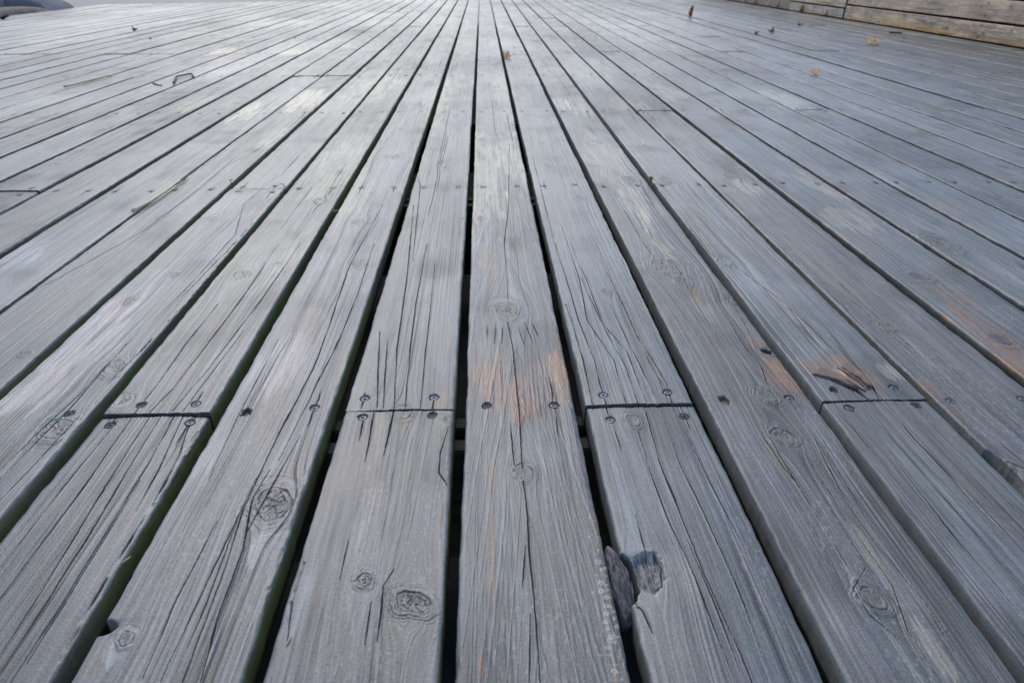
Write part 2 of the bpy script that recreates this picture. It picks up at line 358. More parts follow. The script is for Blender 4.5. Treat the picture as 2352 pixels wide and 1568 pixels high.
# ------------------------------------------------------------------ the wood of one plank
def eval_wood(A, X, Y, w, seed, P):
    """A across 0..w, X/Y world.  returns height, colour, roughness"""
    rnd = random.Random(seed * 31 + 7)
    rs = seed * 13
    v = A + 0.0040 * vn(Y * 0.9, 0 * Y, rs) + 0.0005 * vn(A * 45, Y * 5, rs + 1)
    kmask = np.zeros_like(A); kring = np.zeros_like(A); kth = np.zeros_like(A)
    near = np.zeros_like(A)
    for (ka, ky, r, style, asp) in P['knots']:
        dx = A - ka; dy = Y - ky
        sw = 1.0 + 0.14 * vn(np.arctan2(dy, dx) * 1.3 + 5, 0 * dx, rs + int(ky * 977)) + 0.05 * vn(np.arctan2(dy, dx) * 4.3 + 5, 0 * dx, rs + int(ky * 977) + 1)
        ro2 = dx * dx + (dy / 2.0) ** 2
        v = v - dx * 1.25 * r * r / (ro2 + 0.2 * r * r) * np.exp(-ro2 / (5.0 * r) ** 2)
        rho = np.sqrt(dx * dx + ((dy + 0.25 * dx) / asp) ** 2) / (r * sw)
        m = ss(1.06, 0.94, rho) * (style != 'flow')
        kmask = np.maximum(kmask, m)
        near = np.maximum(near, np.exp(-(np.maximum(rho - 1, 0)) ** 2 / 0.5))
    ring = np.sqrt((v - P['ac']) ** 2 + P['d'] ** 2) + P['taper'] * Y + 0.0009 * vn(v * 70, Y * 4, rs + 2)
    # growth rings + fibres
    rr_ = ring * (1 + P.get('rc', 0) * np.abs(ring))
    rn = vn(rr_ / P['sp'] * 1.6, Y * 0.5, rs + 3)
    rid = 1 - ss(0.0, P.get('rw', 0.42), np.abs(rn))
    fade = ss(-0.5, 0.45, fbm(A * 22, Y * 3.0, rs + 40, 3) + P.get('rf', 0.0))
    rid = rid * (0.15 + 0.85 * np.maximum(fade, near))
    fib = vn(ring * 1100, Y * 9, rs + 4)
    fib2 = vn(v * 480, Y * 3.2, rs + 5)
    lo = fbm(A * 16 + 3, Y * 3.5, rs + 6, 3)
    mid = fbm(A * 60, Y * 14, rs + 7, 3)
    # silver streaks
    sil = ss(0.15, 0.75, vn(v * 460, Y * 4, rs + 8) * 0.7 + 0.5 * mid + 0.15)
    dirt = ss(0.1, 0.8, vn(v * 380, Y * 2.2, rs + 9) * 0.6 + 0.55 * fbm(A * 30, Y * 6, rs + 10, 3))
    base = np.array(P['base'])
    col = np.ones(A.shape + (3,)) * base
    dl = vn(v * 620 + 3, Y * 1.5, rs + 41); dg = ss(-0.35, 0.5, fbm(A * 26, Y * 2.6, rs + 42, 3) + 0.25 * P['chk'])
    fine = (1 - ss(0.0, 0.26, np.abs(dl))) * dg
    dl2 = vn(v * 300 + 3, Y * 1.1, rs + 43)
    fine2 = (1 - ss(0.05, 0.22, np.abs(dl2))) * ss(-0.2, 0.5, fbm(A * 30 + 5, Y * 3.4, rs + 44, 3) + 0.3 * P['chk'])
    blot = ss(0.15, 0.6, fbm(A * 12 + 7, Y * 9, rs + 46, 3))
    f = 1.06 + 0.20 * lo + 0.14 * mid - 0.24 * blot + 0.26 * ss(0.05, 0.6, fbm(A * 9 + 2, Y * 5.5, rs + 47, 4)) + 0.12 * fib2 + 1.2 * P['gc'] * (rid - 0.3) + 0.12 * fib - 0.38 * fine - 0.42 * fine2
    f = f * (1 + 0.34 * sil - 0.22 * dirt)
    wld = fbm(X * 1.9 + 4, Y * 1.2, 991, 4)
    f = f * (1 + 0.20 * wld)
    col = col * f[..., None] * (1 + wld[..., None] * np.array([0.04, 0.01, -0.04]))
    # faint hue drift: purple-grey to green-grey
    hue = fbm(A * 12, Y * 2.2 + 9, rs + 11, 3)
    col = col * (1 + hue[..., None] * np.array([0.06, 0.01, -0.05]))
    z = -0.00012 * fine - 0.0003 * fine2 + 0.00030 * P['rel'] * (rid - 0.5) + 0.00010 * fib2 + 0.0005 * lo + 0.00012 * mid
    rough = 0.40 + 0.10 * mid + 0.07 * lo + 0.05 * blot - 0.16 * wld
    # white frosting of broken fibres
    fr = ss(0.30, 0.8, vn(A * 700, Y * 260, rs + 12)) * ss(0.0, 0.6, fbm(A * 18, Y * 5, rs + 13, 2) + 0.1)
    col = mixc(col, (0.34, 0.36, 0.39), 0.42 * fr * P.get('frost', 1))
    # random pale patches, very light worn stain
    pm = ss(0.42, 0.62, fbm(v * 28, Y * 5.5, rs + 14, 4) + 0.12 * sil)
    col = mixc(col, P['pale'], 0.34 * pm)
    # soft dark stains
    dm = ss(0.35, 0.7, fbm(A * 14, Y * 8, rs + 15, 3))
    col = col * (1 - 0.22 * dm)[..., None]
    # patches
    for (pa, py, ha, hy, c, s) in P['patches']:
        q = ((A - pa) / ha) ** 2 + ((Y - py) / hy) ** 2
        sel = q < 3.6
        if not sel.any(): continue
        a_ = A[sel]; y_ = Y[sel]; v_ = v[sel]
        hard = 0.26 if c not in (DARK, GREEN) else 0.8
        e = 0.85 - q[sel] + 0.95 * fbm(v_ * 90, y_ * 16, rs + 16, 4) + 0.55 * vn(v_ * 420, y_ * 9, rs + 17)
        m = ss(0, hard * 2, e) * min(1.0, s * (1.25 if c in (CREAM, PINK, WHITE) else 0.94)) * (1 - 0.3 * fine[sel]) * (1 - 0.35 * fine2[sel])
        m = m * (0.78 + 0.22 * vn(v_ * 260, y_ * 12, rs + 18)) * (1 - 0.55 * ss(0.2, 0.7, fbm(v_ * 160, y_ * 22, rs + 19, 3)))
        cc = np.array(c) * (1 + 0.18 * vn(v_ * 200, y_ * 8, rs + 20))[:, None]
        col[sel] = col[sel] * (1 - m[:, None]) + cc * m[:, None]
        if c not in (DARK, GREEN):
            rough[sel] -= 0.08 * m
            z[sel] += 0.00025 * m
    # knots
    for (ka, ky, r, style, asp) in P['knots']:
        dx = A - ka; dy = Y - ky
        sel = (np.abs(dx) < 4.5 * r) & (np.abs(dy) < 5.5 * r)
        if not sel.any(): continue
        if style == 'flow': continue
        dx = dx[sel]; dy = dy[sel]
        th = np.arctan2(dy / asp, dx)
        sw = 1.0 + 0.14 * vn(np.arctan2(dy, dx) * 1.3 + 5, 0 * dx, rs + int(ky * 977)) + 0.05 * vn(np.arctan2(dy, dx) * 4.3 + 5, 0 * dx, rs + int(ky * 977) + 1)
        rho = np.sqrt(dx * dx + ((dy + 0.25 * dx) / asp) ** 2) / (r * sw)
        c = col[sel]; zz = z[sel]
        ins = ss(1.04, 0.95, rho)
        # halo of swirling pale grain round the knot
        halo = np.exp(-((rho - 1.35) / 0.35) ** 2)
        hl = 1 - ss(0, .5, np.abs(vn(rho * r / 0.0017 + 0.8 * vn(th * 1.2, rho, rs), th * .6, rs + 4)))
        halo = np.exp(-((rho - 1.5) / 0.55) ** 2) * (rho > .95)
        c = c * (1 + 0.34 * halo * (hl - 0.55))[:, None]
        zz = zz + 0.0004 * halo * (hl - 0.5) + 0.0006 * np.exp(-((rho - 1.1) / 0.5) ** 2)
        core = {'ring': (0.12, 0.122, 0.12), 'star': (0.10, 0.105, 0.105), 'pale': (0.20, 0.20, 0.18), 'dark': (0.07, 0.072, 0.08),
                'hole': (0.05, 0.045, 0.04), 'rough': (0.13, 0.12, 0.12)}[style]
        kr = 0.5 + 0.5 * np.sin(2 * np.pi * (rho * r / 0.0016 + 0.5 * vn(th * 1.5, rho * 2, rs + 3)))
        cc = np.array(core) * (0.80 + 0.40 * kr * ss(0.1, 0.4, rho) + 0.55 * fbm(dx * 420, dy * 300, rs + 21, 3) + 0.35 * vn(dx * 1200, dy * 900, rs + 45))[:, None]
        c = c * (1 - 0.64 * ins[:, None]) + cc * 0.64 * ins[:, None]
        # dark outline, broken
        ol = np.exp(-((rho - 1.0) / max(0.04, 0.0006 / r)) ** 2) * (0.45 + 0.55 * ss(-0.4, 0.3, vn(th * 1.6 + 3, 0 * th, rs + int(ka * 9999))))
        c = c * (1 - 0.62 * ol)[:, None]
        zz = zz - 0.0009 * ol
        if style in ('star', 'pale', 'ring', 'rough'):
            na = 13 if style == 'star' else (5 if style != 'rough' else 9)
            if style != 'ring' or r > 0.012:
                sp = np.abs(vn(th / (2 * np.pi) * na * 2 + 0.8 * vn(rho * 5, th * .7, rs + 8), 2.2 * rho, rs + 22))
                wv = max(0.07, 0.0004 / r / 0.5)
                star = (1 - ss(0.0, wv / np.maximum(rho, 0.25), sp)) * ss(1.15, 0.8, rho)
                c = c * (1 - (0.55 if style == 'star' else 0.4) * star)[:, None]
                zz = zz - 0.0010 * star
        if style == 'rough':
            zz = zz - 0.0006 * ins * (1 + fbm(dx * 220, dy * 120, rs + 23, 3))
        if style == 'dark':
            tail = ss(0.5, 0.0, np.abs(dx) / r / (1 + 0.5 * np.abs(dy) / r)) * np.exp(-(dy / (2.2 * r)) ** 2)
            c = c * (1 - 0.25 * tail)[:, None]
        if style == 'hole':
            zz = zz - 0.010 * ss(0.95, 0.6, rho)
        col[sel] = c; z[sel] = zz
    for bk in ('bowl', 'bowl2'):
        if bk in P:
            ba, by, ra, ry, dp = P[bk]
            q = ((A - ba - 0.10 * (Y - by)) / ra) ** 2 + ((Y - by) / ry) ** 2 + 0.25 * vn(A * 150, Y * 100, rs + 71) + 0.14 * vn(A * 420, Y * 300, rs + 71)
            m = ss(1.15, 0.35, q)
            z = z - dp * m * (0.80 + 0.18 * vn(A * 500, Y * 60, rs + 72) + 0.14 * fbm(A * 240, Y * 160, rs + 77, 3))
            col = col * (1 - (0.24 + 0.25 * vn(A * 700, Y * 50, rs + 73)) * m)[..., None]
            rim = np.exp(-((q - 1.25) / 0.18) ** 2) * (A > ba)
            col = col * (1 + 0.35 * rim * (0.5 + 0.5 * vn(A * 900, Y * 300, rs + 74)))[..., None]
    # hairline checks that wander with the grain
    hc = np.zeros_like(A)
    for k, (fa, fy, wd, dens) in enumerate(((80, 0.7, 0.036, 0.10), (150, 1.0, 0.05, -0.05), (240, 1.3, 0.07, -0.1))):
        n_ = vn(v * fa + 0.10 * vn(Y * 22, v * 40, rs + 24 + k), Y * fy, rs + 26 + k)
        gate = ss(dens, dens + 0.5, vn(v * fa * 0.5, Y * 1.0, rs + 28 + k) + 0.35 * vn(v * fa * 1.3, Y * 5, rs + 68 + k) + P['chk'] - 0.35)
        hc = np.maximum(hc, (1 - ss(0.35 * wd, 1.6 * wd, np.abs(n_))) * gate * (1.0, 0.75, 0.6)[k])
    hc = hc * (1 - kmask)
    # generated long cracks
    ck = np.zeros_like(A)
    for (v0, y0, y1, wd, dp) in P['cracks']:
        t = (Y - y0) / (y1 - y0)
        sel = (t > 0) & (t < 1)
        if not sel.any(): continue
        t_ = t[sel]; y_ = Y[sel]
        tp = np.clip(np.minimum(t_ * 5, (1 - t_) * 5), 0, 1) ** 0.6 if not P.get('endcrack') else np.clip((1 - t_) * 2.5, 0, 1) ** 0.6
        ws = wd * tp * (0.6 + 0.5 * vn(y_ * 18, 0 * y_ + v0 * 999, rs + 30))
        dv = np.abs(v[sel] + 0.0006 * vn(y_ * 7, 0 * y_ + v0 * 777, rs + 31) + 0.0002 * vn(y_ * 60, 0 * y_, rs + 32) - v0)
        ck[sel] = np.maximum(ck[sel], 1 - ss(ws * 0.35, ws + P['dx'] * 0.5, dv))
    # traced cracks
    lip = np.zeros_like(A)
    for (wd, pts) in P['poly']:
        bx0, by0 = pts.min(0) - 0.006; bx1, by1 = pts.max(0) + 0.006
        sel = (X > bx0) & (X < bx1) & (Y > by0) & (Y < by1)
        if not sel.any(): continue
        x_ = X[sel] + 0.0004 * vn(Y[sel] * 30, X[sel] * 30, rs + 33) + 0.00022 * vn(Y[sel] * 190, X[sel] * 90, rs + 34)
        y_ = Y[sel]
        best = np.full(x_.shape, 9.0); along = np.zeros_like(x_)
        segl = np.sqrt(((pts[1:] - pts[:-1]) ** 2).sum(1)); tot = segl.sum(); acc = 0
        for i in range(len(pts) - 1):
            p, q = pts[i], pts[i + 1]; d = q - p; L2 = (d ** 2).sum()
            t = np.clip(((x_ - p[0]) * d[0] + (y_ - p[1]) * d[1]) / L2, 0, 1)
            dd = np.hypot(x_ - p[0] - t * d[0], y_ - p[1] - t * d[1])
            b = dd < best
            best = np.where(b, dd, best); along = np.where(b, (acc + t * segl[i]) / tot, along); acc += segl[i]
        tp = np.clip(np.minimum(along * 2.6, (1 - along) * 3.2), 0.34, 1) ** 0.7
        ws = wd * 0.00046 * tp * (0.72 + 0.42 * vn(y_ * 34, 0 * y_ + wd, rs + 35))
        lip[sel] = np.maximum(lip[sel], np.exp(-((best - ws * 1.7 - P['dx'] * 1.2) / (ws * 0.9 + P['dx'] * .5)) ** 2) * np.clip(ws / 0.0004, 0, 1) * (x_ > 0 * x_ - 9))
        ck[sel] = np.maximum(ck[sel], (1 - ss(ws * 0.4, ws * 1.25 + P['dx'] * 0.45, best)) * np.clip(ws / 0.00028, 0.6, 1))
    col = col * (1 + 0.28 * lip * (0.5 + 0.5 * vn(A * 300, Y * 25, rs + 78)))[..., None]
    z = z + 0.0003 * lip
    col = col * (1 - 0.62 * hc)[..., None] * (1 - 0.80 * ck)[..., None]
    z = z - 0.0007 * hc - 0.0030 * ck
    # pale crack lips above: raised fibres, their lit edges also brightened in the colour; marks left by drips and nails
    for (ma, my, r, kind) in P['marks']:
        dd = np.hypot(A - ma, Y - my) / r
        sel = dd < 1.6
        if not sel.any(): continue
        d_ = dd[sel] + 0.12 * vn(A[sel] * 900, Y[sel] * 900, rs + 36)
        ringm = np.exp(-((d_ - 0.75) / 0.28) ** 2)
        cc = np.array((0.40, 0.22, 0.12) if kind == 'rust' else (0.50, 0.49, 0.42))
        m = (0.85 * ringm + 0.45 * (d_ < 0.75)) * (0.5 + 0.5 * ss(-0.5, 0.3, vn(A[sel] * 700, Y[sel] * 600, rs + 75)))
        m = np.clip(m, 0, 1) * 0.85
        c = col[sel] * (1 - m[:, None]) + cc * m[:, None]
        c = c * (1 - 0.45 * np.exp(-(d_ / 0.25) ** 2))[:, None]
        col[sel] = c
    # screw seats and empty holes
    for (sa, sy, r, deep) in P['seats']:
        dx = A - sa; dy = Y - sy
        sel = (np.abs(dx) < 4 * r) & (np.abs(dy) < 10 * r)
        if not sel.any(): continue
        dx = dx[sel]; dy = dy[sel]
        th = np.arctan2(dy, dx)
        rho = np.hypot(dx, dy) / (r * (1 + 0.15 * vn(th * 2 + sa * 500, 0 * th, rs + 37)))
        m = ss(1.25, 0.95, rho)
        if deep:
            rho = np.hypot(dx, dy / 1.5) / (r * (1 + 0.25 * vn(th * 2.5 + sa * 500, 0 * th, rs + 37)))
            m = ss(1.15, 0.75, rho)
            z[sel] -= 0.0045 * m
            col[sel] = col[sel] * (1 - m[:, None]) + np.array((0.12, 0.09, 0.065)) * m[:, None]
        else:
            z[sel] -= 0.0020 * m
            m2 = ss(1.9, 0.9, rho + 0.3 * vn(dx * 500, dy * 260, rs + 76))
            col[sel] = col[sel] * (1 - 0.55 * m[:, None]) * (1 - 0.40 * m2[:, None])
        # grime pulled along the fibres
        g_ = np.exp(-(dx / (0.7 * r)) ** 2) * np.exp(-(np.abs(dy) / (3.2 * r)) ** 1.5) * (0.5 + 0.5 * vn(dx * 900, dy * 40, rs + 38))
        col[sel] = col[sel] * (1 - 0.42 * np.clip(g_, 0, 1))[:, None]
    return z, np.clip(col, 0.005, 0.85), np.clip(rough, 0.28, 0.95)


THK = 0.030


def plank_mesh(name, w, ys, dx, seed, P, x0, flip=False):
    """grid plank: x0 world X of its left edge, ys = increasing Y rows"""
    rs = seed * 13
    e = np.array([0.0, .0003, .0010, .0020, .0034, .0050])
    n = max(6, int((w - 0.009) / dx))
    top = np.concatenate([e, np.linspace(.0050, w - .0050, n + 1)[1:-1], w - e[::-1]])
    sidz = np.array([-THK, -THK * 0.72, -THK * 0.45, -THK * 0.25])
    ns = len(sidz); nt = len(top)
    nc = nt + 2 * ns
    ny = len(ys)
    a = np.concatenate([np.zeros(ns), top, np.full(ns, w)])
    A, Y = np.meshgrid(a, ys)
    skew = P.get('skew', -0.0062)
    Y = Y + skew * (x0 + A)
    # ragged sawn ends
    jag = 0.0005 * vn(A[0] * 200, 0 * A[0], rs + 50) + 0.0004 * vn(A[0] * 40, 0 * A[0], rs + 51)
    if P.get('jag0', True): Y[0] += jag
    if P.get('jag1', True): Y[-1] += np.roll(jag, 3)
    yl = Y[:, :1]
    eL = 0.0006 * vn(yl * 5, 0 * yl, rs + 52) + 0.0004 * vn(yl * 30, 0 * yl, rs + 53) + 0.0003 * vn(yl * 120, 0 * yl, rs + 54) + 0.0009 * ss(.72, .95, vn(yl * 17, 0 * yl, rs + 64))
    eR = 0.0006 * vn(yl * 5, 0 * yl, rs + 55) + 0.0004 * vn(yl * 30, 0 * yl, rs + 56) + 0.0003 * vn(yl * 120, 0 * yl, rs + 57) - 0.0009 * ss(.72, .95, vn(yl * 17, 0 * yl, rs + 65))
    bow = P.get('bow', 0.0) * np.sin(yl * 1.3 + seed)
    t = A / w
    for (side, by, hl, dp) in P['bites']:
        b = dp * np.clip(1 - ((yl - by) / hl) ** 2, 0, 1) ** 0.75 * (1 + 0.2 * vn(yl * 240, 0 * yl, rs + 58))
        if side < 0: eL = eL + b
        else: eR = eR - b
    dX = eL * (1 - t) ** 3 + eR * t ** 3
    X = x0 + A + dX + bow
    if P['bites']:
        # squeeze the whole cross section so no rows fold
        X = x0 + bow + A + eL * (1 - t) ** 5 + eR * t ** 5
    Aw = X - x0 - bow
    z, col, rough = eval_wood(Aw, X, Y, w, seed, P)
    istop = np.zeros(nc, bool); istop[ns:ns + nt] = True
    dist = np.minimum(a, w - a)
    rr = np.clip(0.0032 + 0.0014 * vn(Y * 9, (A > w / 2) * 5.0, rs + 59) + 0.0010 * vn(Y * 70, (A > w / 2) * 5.0, rs + 66), .001, .0055)
    dd = np.clip(rr - dist[None, :], 0, None)
    drop = rr - np.sqrt(np.clip(rr * rr - dd * dd, 0, None))
    cup = P.get('cup', 0.0) * ((t - 0.5) ** 2 * 4)
    zt = z * ss(0, 0.004, dist)[None, :] - drop + cup + P.get('dz', 0.0)
    Z = zt.copy()
    # sides
    for s in range(ns):
        for cidx in (s, nc - 1 - s):
            Z[:, cidx] = sidz[s] + P.get('dz', 0.0)
    sidn = 0.5 + 0.5 * fbm(Y[:, :ns] * 9, Z[:, :ns] * 200, rs + 60, 3)
    algae = np.array(P.get('algae', (0.20, 0.235, 0.10)))
    gsid = np.array(P.get('gside', (0.26, 0.265, 0.26)))
    for s in range(ns):
        k = 0.75 + 0.5 * sidn[:, s]
        g1 = ss(0.25, 0.6, fbm(Y[:, 0] * 4, Y[:, 0] * 0 + 7, rs + 61, 3) * 0.5 + 0.6)
        col[:, nc - 1 - s] = (algae * g1[:, None] + np.array((0.18, 0.18, 0.15)) * (1 - g1[:, None])) * k[:, None]
        col[:, s] = gsid * k[:, None]
    col[:, ns + nt - 1] = 0.5 * col[:, ns + nt - 1] + 0.5 * col[:, ns + nt]
    col[:, ns] = 0.5 * col[:, ns] + 0.5 * col[:, ns - 1]
    if flip is not False:
        co = flip(X, Y, Z)
    else:
        co = np.stack([X, Y, Z], -1)
    # end caps: duplicate first and last row, and a bottom row
    V = [co.reshape(-1, 3)]
    RGBA = [np.concatenate([col, rough[..., None]], -1).reshape(-1, 4)]
    idx = np.arange(ny * nc).reshape(ny, nc)
    F = [np.stack([idx[:-1, :-1], idx[:-1, 1:], idx[1:, 1:], idx[1:, :-1]], -1).reshape(-1, 4)]
    F.append(np.stack([idx[:-1, -1], idx[:-1, 0], idx[1:, 0], idx[1:, -1]], -1).reshape(-1, 4))
    base = ny * nc
    for r_, rev in ((0, False), (ny - 1, True)):
        Zb = np.full(nc, -THK + P.get('dz', 0.0))
        if flip is not False:
            bot = flip(X[r_], Y[r_], Zb)
        else:
            bot = np.stack([X[r_], Y[r_], Zb], -1)
        V.append(co[r_]); V.append(bot)
        ce = np.concatenate([col[r_] * 0.55, np.full((nc, 1), 0.8)], -1)
        RGBA.append(ce); RGBA.append(ce)
        a_ = base + np.arange(nc); b_ = a_ + nc
        q = np.stack([b_[:-1], b_[1:], a_[1:], a_[:-1]], -1)
        if rev: q = q[:, ::-1]
        F.append(q)
        base += 2 * nc
    V = np.concatenate(V); RGBA = np.concatenate(RGBA); F = np.concatenate(F)
    me = bpy.data.meshes.new(name)
    me.vertices.add(len(V)); me.vertices.foreach_set('co', V.astype(np.float32).ravel())
    me.loops.add(F.size); me.loops.foreach_set('vertex_index', F.astype(np.int32).ravel())
    me.polygons.add(len(F)); me.polygons.foreach_set('loop_start', (np.arange(len(F)) * 4).astype(np.int32))
    me.polygons.foreach_set('use_smooth', np.ones(len(F), bool))
    at = me.attributes.new('Col', 'FLOAT_COLOR', 'POINT')
    at.data.foreach_set('color', RGBA.astype(np.float32).ravel())
    me.update(calc_edges=True)
    return me


# ------------------------------------------------------------------ screw heads
def screw_mesh(name, m, r=0.0043):
    rings = [0, .12, .2, .28, .36, .44, .52, .6, .7, .82, .92, 1.0]
    segs = 40
    V = []; F = []
    for k, q in enumerate(rings):
        for s in range(segs):
            th = 2 * math.pi * s / segs
            x, y = r * q * math.cos(th), r * q * math.sin(th)
            arm = 0.0
            if (abs(x) < 0.00055 and abs(y) < 0.0023) or (abs(y) < 0.00055 and abs(x) < 0.0023): arm = 1.0
            if q == 0: arm = 1.0
            z = -0.0003 * q ** 4 - 0.0012 * arm
            if q == 1.0: z -= 0.0002
            V.append((x, y, z))
    for s in range(segs):
        th = 2 * math.pi * s / segs
        V.append((r * 0.75 * math.cos(th), r * 0.75 * math.sin(th), -0.0022))
    n = len(rings) + 1
    for k in range(n - 1):
        for s in range(segs):
            t = (s + 1) % segs
            F.append((k * segs + s, (k + 1) * segs + s, (k + 1) * segs + t, k * segs + t))
    F.append(tuple(reversed([(n - 1) * segs + s for s in range(segs)])))
    me = bpy.data.meshes.new(name); me.from_pydata(V, [], F); me.materials.append(m)
    return me


def screw_low(name, m, r=0.0043):
    V = []; F = []
    for q, z in ((0.45, -0.0006), (0.55, 0), (1, -0.0003), (0.8, -0.002)):
        for s in range(10):
            th = 2 * math.pi * s / 10
            V.append((r * q * math.cos(th), r * q * math.sin(th), z))
    for k in range(3):
        for s in range(10):
            t = (s + 1) % 10
            F.append((k * 10 + s, (k + 1) * 10 + s, (k + 1) * 10 + t, k * 10 + t))
    F.append(tuple(range(10))); F.append(tuple(reversed(range(30, 40))))
    me = bpy.data.meshes.new(name); me.from_pydata(V, [], F); me.materials.append(m)
    return me


SC_HI = [screw_mesh('screw', M_STEEL), screw_mesh('screw', M_RUST)]
SC_LO = [screw_low('screw', M_STEEL), screw_low('screw', M_RUST)]

# ------------------------------------------------------------------ deck layout
gap = {0: .823, 1: 1.843, 2: 2.843, 3: 3.83, 4: 4.81, 5: 5.81, 6: 6.80, 7: 7.79, 8: 8.79, 9: 9.77,
       -1: -.18, -2: -1.19, -3: -2.185, -4: -3.166, -5: -4.135, -6: -5.12, -7: -6.11, -8: -7.11, -9: -8.1, -10: -9.08, -11: -10.05, -12: -11.06, -13: -12.04}
for i in range(10, 23): gap[i] = gap[9] + (i - 9) * .9945
for i in range(-14, -33, -1): gap[i] = gap[-13] + (i + 13) * .985
EDGE = {0: (-.132, .772), 1: (.873, 1.787), 2: (1.90, 2.80), -1: (-1.128, -.227), -2: (-2.131, -1.25), -3: (-3.117, -2.24)}
UOFF = 0.0715
for _k in gap: gap[_k] -= UOFF
EDGE = {k_: (a_ - UOFF, b_ - UOFF) for k_, (a_, b_) in EDGE.items()}
U_RIGHT = gap[22]; U_LEFT = gap[-32]
ROWY = {0: -0.21, 1: 0.611, 2: 1.440, 3: 2.274, 4: 3.063}
for i in range(5, 14): ROWY[i] = 3.063 + (i - 4) * 0.808
Y_FAR = 8.45
Y_NEAR = -0.60
JOINTS = {1: [1, 6], 3: [1, 6], -1: [1, 6], -3: [1, 6], -4: [2, 7], -8: [2, 7], 4: [3, 8], 8: [3, 8], 12: [3, 8], -7: [4, 9],
          0: [6], 2: [7], -2: [6], -5: [4, 9], -6: [4, 9], 5: [5], 6: [5], 7: [6], 9: [7], 10: [5], 11: [6], -9: [5], -10: [8], -11: [6], -12: [4]}
ORD = 'first second third fourth fifth sixth seventh eighth ninth tenth eleventh twelfth thirteenth fourteenth fifteenth sixteenth seventeenth eighteenth nineteenth twentieth twenty-first twenty-second twenty-third twenty-fourth twenty-fifth twenty-sixth twenty-seventh twenty-eighth twenty-ninth thirtieth thirty-first thirty-second thirty-third'.split()

HAND = {
    (0, 0): 'long grey central plank with brown and orange stain, big round knot and rust spots',
    (-1, 0): 'nearest plank left of the central gap, two oval knots and deep end checks',
    (-1, 1): 'cracked plank left of the central gap, beyond the nearest butt joint',
    (1, 0): 'nearest plank right of the stained central one, its edge knot broken out into the gap',
    (1, 1): 'many-cracked plank right of the stained central one, beyond the nearest joint',
    (-2, 0): 'long plank with a big star-cracked knot and a bite in its left edge',
    (2, 0): 'long plank with swirling knots, dark knot hole and an orange scar',
    (-3, 0): 'near plank at lower left covered in close parallel cracks',
    (-3, 1): 'plank behind the lower left joint, pale knot at its near corner',
    (3, 0): 'near plank at lower right with straight cracks below the splintered joint',
    (3, 1): 'plank with splintered, orange-stained near end at the right joint',
    (-4, 0): 'plank with large worn pinkish patches at the left edge',
    (4, 0): 'plank with ragged split edge at the lower right, ending at third screw row',
    (5, 0): 'plank at right with a long bare orange stain along it',
}

total_v = 0
screw_n = 0


def lat_px(Y): return 782.0 / (Y + .2366)


